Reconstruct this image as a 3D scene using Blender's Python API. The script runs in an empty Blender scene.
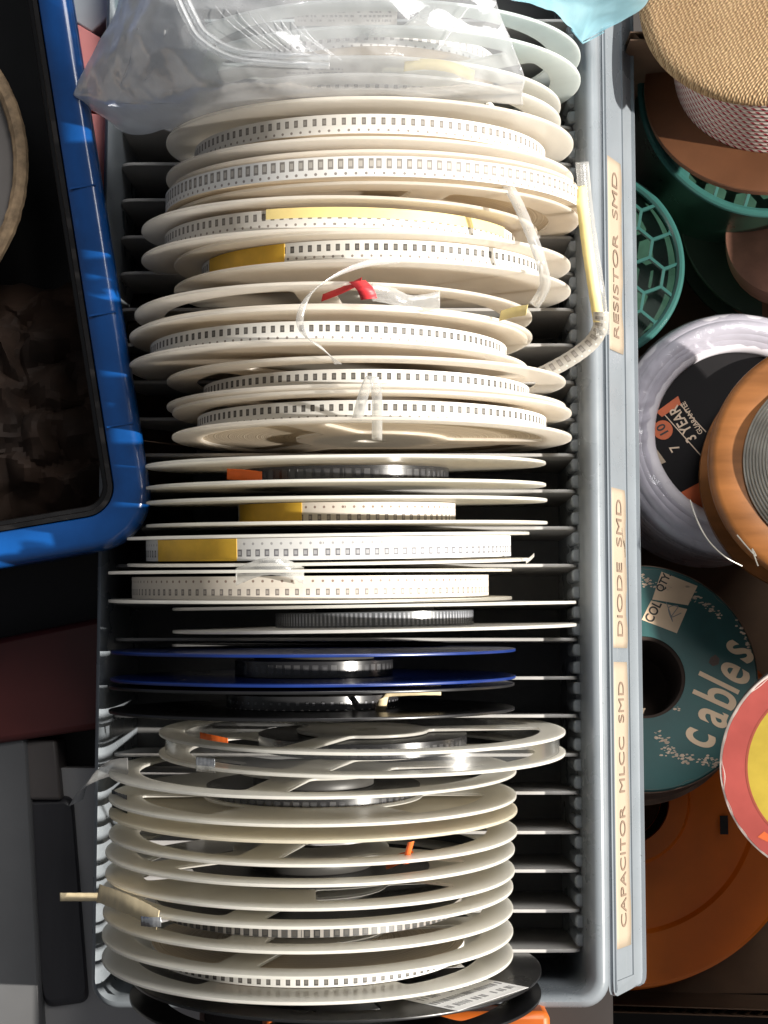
import bpy, bmesh, math, random
from mathutils import Vector, Matrix, noise
random.seed(7)
R = math.radians
sc = bpy.context.scene
COL = sc.collection
MM = 0.001
# ------------------------------------------------------------------ camera frame (all lengths in mm, z = 0 at the reel axles)
FPX, D0, TILT = 1750.0, 783.0, R(5.4)
CAM = Vector((0, -D0*math.sin(TILT), D0*math.cos(TILT)))
FW = Vector((0, math.sin(TILT), -math.cos(TILT)))
UP = Vector((0, math.cos(TILT), math.sin(TILT)))
RT = Vector((1, 0, 0))
def W(px, py, z):
    """point of the place at height z that is seen at pixel px, py of the photograph"""
    r = FW*FPX + RT*(px-384) + UP*(512-py)
    return CAM + r*((z-CAM.z)/r.z)

# ------------------------------------------------------------------ materials
def new_mat(name):
    m = bpy.data.materials.new(name); m.use_nodes = True
    nt = m.node_tree; nt.nodes.clear()
    return m, nt
def N(nt, typ, **kw):
    n = nt.nodes.new(typ)
    for k, v in kw.items():
        if k == 'ins':
            for a, b in v.items(): n.inputs[a].default_value = b
        else: setattr(n, k, v)
    return n
def L(nt, a, b): nt.links.new(a, b)
def c4(c): return (c[0], c[1], c[2], 1)
def math_n(nt, op, a, b=None, c=None):
    n = nt.nodes.new('ShaderNodeMath'); n.operation = op
    for i, v in enumerate((a, b, c)):
        if v is None: continue
        if isinstance(v, (int, float)): n.inputs[i].default_value = v
        else: nt.links.new(v, n.inputs[i])
    return n.outputs[0]
def mix_c(nt, f, a, b, typ='MIX'):
    n = nt.nodes.new('ShaderNodeMix'); n.data_type = 'RGBA'; n.blend_type = typ
    for s, v in ((n.inputs[0], f), (n.inputs[6], a), (n.inputs[7], b)):
        if isinstance(v, (int, float)): s.default_value = v
        elif isinstance(v, tuple): s.default_value = c4(v)
        else: nt.links.new(v, s)
    return n.outputs[2]
def ramp(nt, fac, stops):
    n = nt.nodes.new('ShaderNodeValToRGB'); e = n.color_ramp.elements
    while len(e) < len(stops): e.new(0.5)
    for i, (p, c) in enumerate(stops):
        e[i].position = p; e[i].color = c4(c) if isinstance(c, tuple) else (c, c, c, 1)
    nt.links.new(fac, n.inputs[0]); return n.outputs[0]
def noise_n(nt, scale, detail=4, coord='Object', rough=.55, stretch=None):
    tc = N(nt, 'ShaderNodeTexCoord'); o = tc.outputs[coord]
    if stretch:
        mp = N(nt, 'ShaderNodeMapping'); mp.inputs['Scale'].default_value = stretch; L(nt, o, mp.inputs[0]); o = mp.outputs[0]
    n = N(nt, 'ShaderNodeTexNoise', ins={'Scale': scale, 'Detail': detail, 'Roughness': rough}); L(nt, o, n.inputs['Vector'])
    return n.outputs[0]
def finish(nt, shader):
    o = N(nt, 'ShaderNodeOutputMaterial'); L(nt, shader, o.inputs[0])
def principled(nt, col, rough=.5, metal=0, spec=.5, coat=0, bump=None, bump_d=.001, bump_s=.5):
    p = N(nt, 'ShaderNodeBsdfPrincipled')
    if isinstance(col, tuple): p.inputs['Base Color'].default_value = c4(col)
    else: L(nt, col, p.inputs['Base Color'])
    if isinstance(rough, (int, float)): p.inputs['Roughness'].default_value = rough
    else: L(nt, rough, p.inputs['Roughness'])
    p.inputs['Metallic'].default_value = metal
    p.inputs['Specular IOR Level'].default_value = spec
    p.inputs['Coat Weight'].default_value = coat
    if bump is not None:
        b = N(nt, 'ShaderNodeBump', ins={'Distance': bump_d, 'Strength': bump_s}); L(nt, bump, b.inputs['Height']); L(nt, b.outputs[0], p.inputs['Normal'])
    return p
def plain(name, col, rough=.5, var=.12, scale=60, metal=0, spec=.5, coat=0, bump=0, bscale=300, dark=None, stretch=None):
    m, nt = new_mat(name)
    n = noise_n(nt, scale, 5, stretch=stretch)
    lo = tuple(c*(1-var) for c in col) if dark is None else dark
    hi = tuple(min(1, c*(1+var*.6)) for c in col)
    c = ramp(nt, n, [(.3, lo), (.7, hi)])
    rr = math_n(nt, 'MULTIPLY_ADD', n, .25, max(.02, rough-.12))
    b = noise_n(nt, bscale, 3) if bump else None
    finish(nt, principled(nt, c, rr, metal, spec, coat, b, bump*MM).outputs[0])
    return m
def milky(name, col, trans=.35, rough=.38, var=.06):
    """thin moulded plastic that lets some light through"""
    m, nt = new_mat(name)
    n = noise_n(nt, 22, 5); n2 = noise_n(nt, 140, 3, stretch=(1, 1, .2))
    c = ramp(nt, n, [(.3, tuple(v*(1-var) for v in col)), (.7, col)])
    c = mix_c(nt, .22, c, ramp(nt, n2, [(.35, tuple(v*.82 for v in col)), (.6, col)]))
    p = principled(nt, c, rough, spec=.45, bump=n2, bump_d=.0002, bump_s=.4)
    t = N(nt, 'ShaderNodeBsdfTranslucent'); L(nt, mix_c(nt, .55, c, (.97, .96, .94)), t.inputs[0])
    mx = N(nt, 'ShaderNodeMixShader'); mx.inputs[0].default_value = trans
    L(nt, p.outputs[0], mx.inputs[1]); L(nt, t.outputs[0], mx.inputs[2]); finish(nt, mx.outputs[0])
    return m
def film(name, col, clear=.6, rough=.12, bump=.6, bscale=60, edge=.3, stretch=None):
    """clear or tinted plastic film: lets light straight through, shines, and is a little milky"""
    m, nt = new_mat(name)
    n = noise_n(nt, bscale, 6, stretch=stretch)
    b = N(nt, 'ShaderNodeBump', ins={'Distance': bump*MM, 'Strength': .8}); L(nt, n, b.inputs['Height'])
    g = N(nt, 'ShaderNodeBsdfGlossy', ins={'Color': (1, 1, 1, 1), 'Roughness': rough}); L(nt, b.outputs[0], g.inputs['Normal'])
    d = N(nt, 'ShaderNodeBsdfDiffuse', ins={'Color': c4(col)}); L(nt, b.outputs[0], d.inputs['Normal'])
    tl = N(nt, 'ShaderNodeBsdfTranslucent', ins={'Color': c4(col)})
    tr = N(nt, 'ShaderNodeBsdfTransparent', ins={'Color': c4(tuple(min(1, .55+.45*v/max(col)) for v in col))})
    dm = N(nt, 'ShaderNodeMixShader'); dm.inputs[0].default_value = .45
    L(nt, d.outputs[0], dm.inputs[1]); L(nt, tl.outputs[0], dm.inputs[2])
    lw = N(nt, 'ShaderNodeLayerWeight', ins={'Blend': .35}); L(nt, b.outputs[0], lw.inputs['Normal'])
    milk = math_n(nt, 'MULTIPLY_ADD', lw.outputs['Facing'], edge, 1-clear)
    milk = math_n(nt, 'MULTIPLY', milk, ramp(nt, noise_n(nt, 14, 5), [(.3, .55), (.7, 1.0)]))
    m1 = N(nt, 'ShaderNodeMixShader'); L(nt, milk, m1.inputs[0]); L(nt, tr.outputs[0], m1.inputs[1]); L(nt, dm.outputs[0], m1.inputs[2])
    m2 = N(nt, 'ShaderNodeMixShader'); L(nt, math_n(nt, 'MULTIPLY_ADD', lw.outputs['Fresnel'], .5, .02), m2.inputs[0])
    L(nt, m1.outputs[0], m2.inputs[1]); L(nt, g.outputs[0], m2.inputs[2]); finish(nt, m2.outputs[0])
    return m
def tape_mat(name, base, pocket, inner, pw=1.7, ph=3.0, vp=2.9, vh=6.6, rh=.55, hole=(.25, .22, .2), rough=.55, spec=.4, shine=0, blank=0.0, pitch=4.0):
    """carrier tape: u runs along the tape and v across it, both in mm; pockets and sprocket holes every 4 mm"""
    m, nt = new_mat(name)
    uv = N(nt, 'ShaderNodeUVMap'); sp = N(nt, 'ShaderNodeSeparateXYZ'); L(nt, uv.outputs[0], sp.inputs[0])
    u, v = sp.outputs[0], sp.outputs[1]
    cell = math_n(nt, 'FLOOR', math_n(nt, 'DIVIDE', u, pitch))
    fu = math_n(nt, 'MULTIPLY', math_n(nt, 'SUBTRACT', math_n(nt, 'FRACT', math_n(nt, 'DIVIDE', u, pitch)), .5), pitch)
    fv = math_n(nt, 'SUBTRACT', v, vp)
    wn = N(nt, 'ShaderNodeTexWhiteNoise', noise_dimensions='1D'); L(nt, cell, wn.inputs['W'])
    jit = math_n(nt, 'MULTIPLY', math_n(nt, 'SUBTRACT', wn.outputs[0], .5), .3)
    def box(w, h, j):
        a = math_n(nt, 'LESS_THAN', math_n(nt, 'ABSOLUTE', math_n(nt, 'ADD', fu, j)), w/2)
        b = math_n(nt, 'LESS_THAN', math_n(nt, 'ABSOLUTE', fv), h/2)
        return math_n(nt, 'MULTIPLY', a, b)
    P = box(pw, ph, 0.0); I = box(pw*.62, ph*.55, jit)
    fh = math_n(nt, 'MULTIPLY', math_n(nt, 'SUBTRACT', math_n(nt, 'FRACT', math_n(nt, 'ADD', math_n(nt, 'DIVIDE', u, 4.0), .5)), .5), 4.0)
    hv = math_n(nt, 'SUBTRACT', v, vh)
    H = math_n(nt, 'LESS_THAN', math_n(nt, 'ADD', math_n(nt, 'MULTIPLY', fh, fh), math_n(nt, 'MULTIPLY', hv, hv)), rh*rh)
    n = noise_n(nt, 40, 4)
    base_c = ramp(nt, n, [(.3, tuple(x*.92 for x in base)), (.7, base)])
    pk = mix_c(nt, math_n(nt, 'MULTIPLY', wn.outputs[0], .5), pocket, tuple(x*.6+.1 for x in pocket))
    c = mix_c(nt, P, base_c, pk)
    c = mix_c(nt, I, c, inner)
    c = mix_c(nt, H, c, hole)
    line = math_n(nt, 'LESS_THAN', math_n(nt, 'ABSOLUTE', math_n(nt, 'SUBTRACT', v, (vp*1.2+vh*.8)/2)), .12)
    c = mix_c(nt, math_n(nt, 'MULTIPLY', line, .12), c, tuple(x*.5 for x in base))
    ht = math_n(nt, 'SUBTRACT', 1.0, math_n(nt, 'MAXIMUM', P, H))
    p = principled(nt, c, rough, spec=spec, bump=ht, bump_d=.0004, bump_s=.7, coat=shine)
    p.inputs['Coat Roughness'].default_value = .2
    finish(nt, p.outputs[0]); return m
def roll_mat(name, a, b, rough=.6):
    """edge of a wound roll: fine rings around the axle"""
    m, nt = new_mat(name)
    tc = N(nt, 'ShaderNodeTexCoord'); sp = N(nt, 'ShaderNodeSeparateXYZ'); L(nt, tc.outputs['Object'], sp.inputs[0])
    r = math_n(nt, 'SQRT', math_n(nt, 'ADD', math_n(nt, 'POWER', sp.outputs[0], 2.0), math_n(nt, 'POWER', sp.outputs[2], 2.0)))
    w = N(nt, 'ShaderNodeTexNoise', noise_dimensions='1D', ins={'Scale': 1400.0, 'Detail': 3.0}); L(nt, r, w.inputs['W'])
    c = ramp(nt, w.outputs[0], [(.35, a), (.65, b)])
    finish(nt, principled(nt, c, rough, bump=w.outputs[0], bump_d=.0004).outputs[0]); return m

M = {}
M['cream'] = milky('cream flange plastic', (.945, .895, .815), .66, .24)
M['white'] = milky('white flange plastic', (.94, .925, .88), .64, .24)
M['ivory'] = milky('ivory flange plastic', (.95, .93, .865), .56, .24)
M['yellowed'] = milky('yellowed flange plastic', (.94, .87, .70), .66, .28)
M['mint'] = milky('pale mint flange plastic', (.90, .95, .93), .62, .25)
M['blue_flange'] = plain('blue flange plastic', (.007, .026, .15), .3, .25, 40, spec=.6)
M['black_flange'] = plain('black flange plastic', (.012, .012, .013), .3, .3, 40, spec=.5)
M['paper'] = tape_mat('white paper tape grey pockets', (.72, .70, .665), (.16, .145, .13), (.26, .245, .23))
M['paper_dark'] = tape_mat('white paper tape dark pockets', (.72, .71, .68), (.06, .055, .05), (.15, .14, .13), 1.8, 2.8)
M['paper_big'] = tape_mat('white paper tape large pockets', (.72, .70, .665), (.20, .18, .16), (.38, .35, .31), 2.2, 4.2, 3.0, 6.9, .6)
M['paper_pale'] = tape_mat('white paper tape pale pockets', (.64, .64, .645), (.13, .13, .145), (.34, .34, .36), 2.0, 2.9, 5.9, 2.2, .55, (.35, .35, .36))
M['paper_cream'] = tape_mat('cream paper tape grey pockets', (.65, .595, .53), (.17, .15, .14), (.36, .32, .29), 1.6, 2.6, 6.4, 2.0, .55, (.25, .18, .15))
M['black_tape'] = tape_mat('black embossed tape', (.018, .018, .02), (.03, .03, .033), (.06, .06, .065), 2.6, 4, 3.4, 6.8, .6, (.002, .002, .002), .25, .6, .6)
M['ribbed_tape'] = tape_mat('silvery ribbed tape', (.10, .105, .115), (.26, .27, .30), (.40, .41, .45), 1.0, 5.2, 3.0, 6.3, .5, (.004, .004, .004), .25, .6, .7, pitch=2.0)
M['dotted_tape'] = tape_mat('black tape with silver dots', (.03, .03, .032), (.004, .004, .004), (.20, .20, .22), 1.8, 2.0, 3.0, 6.2, .8, (.75, .73, .7), .25, .6, .5)
M['ladder_tape'] = tape_mat('dark ladder tape', (.30, .28, .26), (.02, .02, .02), (.07, .065, .06), 2.6, 3.6, 3.4, 7.2, .4, (.03, .03, .03), .4, .5, .3)
M['grey_tape'] = tape_mat('grey clear carrier tape', (.50, .48, .44), (.24, .22, .20), (.34, .32, .30), 2.0, 3.4, 4.2, 1.4, .5, (.7, .68, .64), .3, .5, .3)
M['silver_tape'] = tape_mat('clear grey tape over silver hub', (.22, .22, .23), (.40, .40, .42), (.6, .6, .62), 1.5, 3.0, 3.4, 6.6, .5, (.03, .03, .03), .2, .7, .8)
M['roll'] = roll_mat('paper roll edge', (.62, .50, .36), (.82, .72, .58))
M['roll_dark'] = roll_mat('black roll edge', (.012, .012, .013), (.06, .06, .065), .35)
M['core'] = plain('core plastic', (.05, .048, .045), .45)
M['silver'] = plain('silver film', (.65, .66, .68), .2, .3, 400, metal=.8)
M['yellow_tape'] = plain('yellow tape', (.80, .49, .05), .4, .16, 90)
M['pale_yellow'] = plain('pale yellow tape', (.84, .69, .30), .45, .10, 90)
M['masking'] = plain('masking tape', (.80, .66, .42), .6, .12, 160, bump=.15)
M['orange'] = plain('orange sticker', (.85, .16, .025), .45, .12, 120)
M['red'] = plain('red sticker', (.72, .04, .05), .45, .12, 120)
M['label'] = plain('white label', (.83, .83, .83), .5, .05, 200)
M['ink'] = plain('black ink', (.02, .02, .02), .6, .2)
M['greyink'] = plain('grey ink', (.22, .22, .23), .6, .2)
m, nt = new_mat('grey rack plastic'); M['rack'] = m
rn = noise_n(nt, 30, 5); sc1 = noise_n(nt, 420, 4, stretch=(1, .05, .3)); sp1 = noise_n(nt, 700, 2)
rcol = ramp(nt, rn, [(.3, (.17, .19, .21)), (.7, (.20, .222, .245))])
rcol = mix_c(nt, ramp(nt, sc1, [(.66, 0.0), (.74, .35)]), rcol, (.32, .33, .34))
rcol = mix_c(nt, ramp(nt, sp1, [(.70, 0.0), (.76, .6)]), rcol, (.06, .06, .06))
finish(nt, principled(nt, rcol, math_n(nt, 'MULTIPLY_ADD', rn, .25, .16), spec=.5, bump=sc1, bump_d=.00005, bump_s=.5).outputs[0])
M['divider'] = plain('grey divider plastic', (.42, .41, .40), .45, .14, 50)
M['rack_dark'] = plain('dark grey rack plastic', (.13, .13, .13), .45, .2, 50)
M['paper_label'] = plain('cream paper label', (.34, .275, .205), .65, .03, 30)
M['clear'] = film('clear tape', (.92, .92, .91), .68, .10, .2, 200)
M['bag'] = film('clear bag film', (.95, .96, .985), .69, .06, 1.2, 40, .5)
M['teal_bag'] = film('pale blue bag film', (.50, .80, .90), .60, .12, 1.3, 40, .5)
M['zip'] = film('bag zip strip', (.92, .94, .96), .78, .16, .3, 200, .3)
M['crease'] = film('bag crease', (.95, .96, .98), .72, .10, .2, 200, .5)
M['smoke'] = film('smoky clear film', (.30, .30, .30), .93, .13, .15, 90, .12)
M['black_film'] = plain('black film', (.014, .014, .015), .16, .3, 60, spec=.7, coat=.3)

# ------------------------------------------------------------------ mesh building
class MB:
    def __init__(s): s.v = []; s.f = []; s.m = []; s.uv = {}
    def add(s, vs, fs, mi=0, uvs=None):
        o = len(s.v); s.v += [Vector(p) for p in vs]
        for k, f in enumerate(fs):
            if uvs: s.uv[len(s.f)] = uvs[k]
            s.f.append([i+o for i in f]); s.m.append(mi)
        return s
    def grid(s, rows, mi=0, cu=False, cv=False, uv=None):
        """rows of points joined into quads"""
        nr, nc = len(rows), len(rows[0]); vs = [p for r in rows for p in r]; fs = []; us = []
        for i in range(nr if cu else nr-1):
            for j in range(nc if cv else nc-1):
                a, b = i, (i+1) % nr; c, d = j, (j+1) % nc
                fs.append([a*nc+c, a*nc+d, b*nc+d, b*nc+c])
                if uv: us.append([uv(i, j), uv(i, j+1), uv(i+1, j+1), uv(i+1, j)])
        return s.add(vs, fs, mi, us if uv else None)
    def box(s, lo, hi, mi=0):
        x0, y0, z0 = lo; x1, y1, z1 = hi
        return s.add([(x0,y0,z0),(x1,y0,z0),(x1,y1,z0),(x0,y1,z0),(x0,y0,z1),(x1,y0,z1),(x1,y1,z1),(x0,y1,z1)],
                     [[3,2,1,0],[4,5,6,7],[0,1,5,4],[1,2,6,5],[2,3,7,6],[3,0,4,7]], mi)
    def lathe(s, prof, n=96, mi=0, a0=0, a1=360, axis='Z', closed=False):
        """profile of (r, h) turned around the axis"""
        full = abs(a1-a0) >= 360; k = n if full else n+1; rows = []
        for i in range(k):
            a = R(a0 + (a1-a0)*i/n); row = []
            for r, h in prof:
                row.append((r*math.cos(a), r*math.sin(a), h) if axis == 'Z' else (r*math.sin(a), h, r*math.cos(a)))
            rows.append(row)
        return s.grid(rows, mi, cu=full, cv=closed)
    def tube(s, pts, rad, n=8, mi=0, closed=False):
        rows = []; P = [Vector(p) for p in pts]; up = Vector((0, 0, 1))
        for i, p in enumerate(P):
            t = (P[(i+1) % len(P)] - P[i-1]) if closed else (P[min(i+1, len(P)-1)] - P[max(i-1, 0)])
            t.normalize(); a = t.cross(up)
            if a.length < 1e-4: a = t.cross(Vector((1, 0, 0)))
            a.normalize(); b = a.cross(t); rr = rad(i) if callable(rad) else rad
            rows.append([p + (a*math.cos(2*math.pi*k/n) + b*math.sin(2*math.pi*k/n))*rr for k in range(n)])
        return s.grid(rows, mi, cu=closed, cv=True)
    def build(s, name, mats, parent=None, xf=None, loc=None, rot=None, sharp=35, solid=0, bevel=0):
        me = bpy.data.meshes.new(name)
        vs = [(xf @ v if xf else v)*MM for v in s.v]
        me.from_pydata(vs, [], s.f)
        for mt in (mats if isinstance(mats, (list, tuple)) else [mats]): me.materials.append(M[mt] if isinstance(mt, str) else mt)
        for p, i in zip(me.polygons, s.m): p.material_index = i; p.use_smooth = True
        if s.uv:
            ul = me.uv_layers.new(name='UVMap')
            for fi, us in s.uv.items():
                for li, u in zip(me.polygons[fi].loop_indices, us): ul.data[li].uv = u
        bm = bmesh.new(); bm.from_mesh(me); bmesh.ops.recalc_face_normals(bm, faces=bm.faces); bm.to_mesh(me); bm.free()
        me.set_sharp_from_angle(angle=R(sharp))
        o = bpy.data.objects.new(name, me); COL.objects.link(o)
        if parent: o.parent = parent
        if loc: o.location = Vector(loc)*MM
        if rot: o.rotation_euler = rot
        if solid:
            md = o.modifiers.new('thickness', 'SOLIDIFY'); md.thickness = solid*MM; md.offset = 0
        if bevel:
            md = o.modifiers.new('soft edges', 'BEVEL'); md.width = bevel*MM; md.segments = 2; md.limit_method = 'ANGLE'; md.angle_limit = R(40)
        return o
MAT = {}
def thing(name, label, cat, loc=(0, 0, 0), rot=None, group=None):
    o = bpy.data.objects.new(name, None); COL.objects.link(o)
    o.empty_display_size = .01
    m = Matrix.Translation(Vector(loc)) @ (rot.to_4x4() if rot is not None else Matrix.Identity(4))
    MAT[o.name] = m
    o.location = Vector(loc)*MM
    if rot is not None: o.rotation_euler = rot.to_euler()
    return tag(o, label, cat, group)
def tag(o, label, cat, group=None, kind=None):
    if label: o['label'] = label; o['category'] = cat
    if group: o['group'] = group
    if kind: o['kind'] = kind
    return o
def structure(o): o['kind'] = 'structure'; return o
def inv(o): return MAT[o.name].inverted()
def flat_curve(name, loops, thick, bev, mat, parent=None, loc=None, rot=None, axis='Z', share=None, xf=None):
    """a flat plate with holes: outlines filled and given a thickness; axis Y stands the plate up"""
    if share is None:
        cu = bpy.data.curves.new(name, 'CURVE'); cu.dimensions = '2D'; cu.fill_mode = 'BOTH'
        cu.extrude = max(0, thick/2-bev)*MM; cu.bevel_depth = bev*MM; cu.bevel_resolution = 1
        for lp in loops:
            s = cu.splines.new('POLY'); s.points.add(len(lp)-1); s.use_cyclic_u = True
            for p, q in zip(s.points, lp): p.co = (q[0]*MM, q[1]*MM, 0, 1)
        t = bpy.data.objects.new('tmp', cu); COL.objects.link(t)
        bpy.context.view_layer.update()
        me = bpy.data.meshes.new_from_object(t.evaluated_get(bpy.context.evaluated_depsgraph_get()))
        bpy.data.objects.remove(t); bpy.data.curves.remove(cu)
        me.name = name
        if axis == 'Y': me.transform(Matrix.Rotation(R(90), 4, 'X'))
        if xf: 
            x2 = xf.copy(); x2.translation = x2.translation*MM; me.transform(x2)
        for p in me.polygons: p.use_smooth = True
        me.set_sharp_from_angle(angle=R(35))
    else: me = share
    if not me.materials: me.materials.append(M[mat] if isinstance(mat, str) else mat)
    o = bpy.data.objects.new(name, me); COL.objects.link(o)
    if parent: o.parent = parent
    if loc: o.location = Vector(loc)*MM
    if rot: o.rotation_euler = rot
    return o
def text(body, size, mat, parent, xf, sx=1, sy=1, thick=.06, bold=0, name='lettering', space=1.0):
    cu = bpy.data.curves.new('t', 'FONT'); cu.body = body; cu.size = size*MM; cu.align_x = 'CENTER'; cu.align_y = 'CENTER'
    cu.extrude = thick*MM; cu.offset = bold*MM; cu.space_character = space
    t = bpy.data.objects.new('tmp', cu); COL.objects.link(t); bpy.context.view_layer.update()
    me = bpy.data.meshes.new_from_object(t.evaluated_get(bpy.context.evaluated_depsgraph_get()))
    bpy.data.objects.remove(t); bpy.data.curves.remove(cu)
    x2 = xf.copy(); x2.translation = x2.translation*MM
    me.transform(x2 @ Matrix.Diagonal((sx, sy, 1, 1)))
    me.materials.clear(); me.materials.append(M[mat] if isinstance(mat, str) else mat); me.name = name
    o = bpy.data.objects.new(name, me); COL.objects.link(o); o.parent = parent
    return o
def crom(P, n):
    """smooth curve through points"""
    out = []; P = [Vector(p) for p in P]
    for i in range(len(P)-1):
        a, b, c, d = P[max(i-1, 0)], P[i], P[i+1], P[min(i+2, len(P)-1)]
        for k in range(n):
            t = k/n
            out.append(.5*((2*b) + (c-a)*t + (2*a-5*b+4*c-d)*t*t + (3*b-a-3*c+d)*t**3))
    return out + [P[-1]]
def circle(r, n=120, cx=0, cy=0): return [(cx+r*math.cos(2*math.pi*i/n), cy+r*math.sin(2*math.pi*i/n)) for i in range(n)]
def soften(poly, r, n=4):
    """round every corner sharper than 25 degrees"""
    out = []; k = len(poly)
    for i in range(k):
        a, b, c = Vector(poly[i-1]), Vector(poly[i]), Vector(poly[(i+1) % k])
        u, v = a-b, c-b
        if u.length < 1e-6 or v.length < 1e-6: continue
        if u.angle(v) > R(155): out.append(tuple(b)); continue
        p = b + u.normalized()*min(r, u.length*.9); q = b + v.normalized()*min(r, v.length*.9)
        for t in range(n+1):
            t /= n; out.append(tuple(p*(1-t)**2 + b*2*t*(1-t) + q*t*t))
    return out
def window(a_mid, half, r1, r2, h, corner=4):
    """one opening of a reel flange between two parallel sided spokes, angle from +x"""
    def arc(r, n):
        lo, hi = a_mid-half+math.degrees(math.asin(h/r)), a_mid+half-math.degrees(math.asin(h/r))
        return [(r*math.cos(R(lo+(hi-lo)*i/n)), r*math.sin(R(lo+(hi-lo)*i/n))) for i in range(n+1)]
    return soften(arc(r2, 22) + arc(r1, 8)[::-1], corner)

# ------------------------------------------------------------------ component reels
RO = 89.0
def flange_loops(kind):
    lp = [circle(RO, 150), circle(6.7, 24)]
    if kind == 'open':
        for a in (30, 150, 270): lp.append(window(a, 60, 34, 76.3, 8))
    elif kind == 'wide':
        for a in (30, 150, 270): lp.append(window(a, 60, 29, 78.5, 5.5))
    elif kind == 'small':
        for a in (30, 150, 270): lp.append(window(a, 27, 48, 75, 1))
    return lp
FM = {}
def flange(kind, mat, parent, y, spin, name='flange'):
    key = (kind, mat); sh = FM.get(key)
    o = flat_curve(name, None if sh else flange_loops(kind), 1.25, .28, mat, parent, (0, y, RO), (0, R(spin), 0), 'Y', sh)
    if not sh: FM[key] = o.data
    return o
def ring_band(name, parent, r0, r1, y0, y1, mats, a0=0, a1=360, n=150):
    """wound tape: outer face carries u, v in mm, sides show the wound edge; y0 is the back edge"""
    full = a1-a0 >= 360; k = n if full else n
    mb = MB(); ang = [R(a0+(a1-a0)*i/n) for i in range(n+1)]
    def pt(r, a, y): return (r*math.sin(a), y, r*math.cos(a))
    ro = [[pt(r1, a, y0), pt(r1, a, y1)] for a in ang]
    mb.grid(ro, 0, uv=lambda i, j: (r1*ang[min(i, n)]+400, (y0-y1) if j else 0.0))
    mb.grid([[pt(r1, a, y0), pt(r0, a, y0)] for a in ang], 1)
    mb.grid([[pt(r1, a, y1), pt(r0, a, y1)] for a in ang], 1)
    mb.grid([[pt(r0, a, y0), pt(r0, a, y1)] for a in ang], 1)
    if not full:
        for a in (ang[0], ang[-1]): mb.add([pt(r0, a, y0), pt(r1, a, y0), pt(r1, a, y1), pt(r0, a, y1)], [[0, 1, 2, 3]], 1)
    bm_o = mb.build(name, mats, parent, loc=(0, 0, RO))
    return bm_o
REELS = {}
def reel(key, label, yb, yf, xl, xr, kinds=('open', 'open'), spins=(0, 0), mat='cream', tape=None, lean=4.3, rz=0.0, mats2=None, k=1.0):
    th = R(lean); zt = (2*k-1)*RO*math.cos(th)
    ym = (yb+yf)/2; xm = (xl+xr)/2
    Yb, Yf, Ym = W(xm, yb, zt).y, W(xm, yf, zt).y, W(xm, ym, zt).y
    Y0 = Ym + zt*math.tan(th); X0 = W(xm, 545, 0).x
    pm = 545-(545-ym)/1.128; X0 = W(xm, pm, 0).x
    rot = Matrix.Rotation(R(rz), 3, 'Z') @ Matrix.Rotation(th, 3, 'X')
    base = Vector((X0, Y0, 0)) + rot @ Vector((0, 0, -RO))
    t = thing('component_reel', label, 'reel', base, rot, 'component reels standing in the grey rack')
    ob, of = (Yb-Ym)/math.cos(th), (Yf-Ym)/math.cos(th)
    if k != 1: t.scale = (k, 1, k); MAT[t.name] = MAT[t.name] @ Matrix.Diagonal((k, 1, k, 1))
    m1, m2 = (mat, mat) if mats2 is None else mats2
    flange(kinds[0], m1, t, ob, spins[0]); flange(kinds[1], m2, t, of, spins[1])
    info = dict(t=t, ob=ob, of=of, X0=X0, Y0=Y0, th=th)
    if tape:
        r = tape['r']; zz = r*math.cos(th)
        ly = (W(xm, tape['y'], zz).y - Y0 + r*math.sin(th))/math.cos(th)
        ly = min(ly, ob-.9); ye = max(ly-tape.get('w', 8), of+.9)
        ring_band('carrier_tape', t, tape.get('core', 26), r, ly, ye, (tape['m'], tape.get('edge', 'roll')))
        info.update(r=r, ty0=ly, ty1=ye)
        if tape.get('core', 26) < 40:
            mb = MB().lathe([(tape.get('core', 26), of+.7), (tape.get('core', 26), ob-.7)], 64, 0, axis='Y')
            mb.build('hub', tape.get('hub', 'core'), t, loc=(0, 0, RO), solid=1.2)
    else:
        MB().lathe([(28, of+.7), (28, ob-.7)], 64, 0, axis='Y').build('hub', 'core', t, loc=(0, 0, RO), solid=1.2)
    REELS[key] = info
    return info
def ang_at(i, px, r, sc_=2.5):
    """angle on a roll of radius r at which it is seen at pixel column px"""
    x = (px-384)/FPX*(D0-r*.9) - i['X0']
    return math.degrees(math.asin(max(-1, min(1, x/r))))
def patch(i, name, mat, px0, px1, y0=None, y1=None, r=None, dr=.25):
    r = i['r'] if r is None else r
    return ring_band(name, i['t'], r+.03, r+dr, i['ty0'] if y0 is None else y0, i['ty1'] if y1 is None else y1, (mat, mat), ang_at(i, px0, r), ang_at(i, px1, r), 40)
def ribbon(name, parent, pts, width, mat, wdir, n=10, solid=.12, twist=None):
    """loose strip of tape through points of the place; wdir is the direction across it at each point"""
    C = crom(pts, n); D = crom(wdir, n) if isinstance(wdir, list) else [Vector(wdir)]*len(C)
    iv = inv(parent); rows = []; u = 0
    for k, (p, d) in enumerate(zip(C, D)):
        if k: u += (p-C[k-1]).length
        d = d.normalized(); w = width*(1+.02*math.sin(k*1.7))
        rows.append([iv @ (p-d*w/2), iv @ (p+d*w/2)])
    us = [0]
    for k in range(1, len(C)): us.append(us[-1]+(C[k]-C[k-1]).length)
    return MB().grid(rows, 0, uv=lambda i, j: (us[i], width*j)).build(name, mat, parent, solid=solid, sharp=60)

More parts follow.
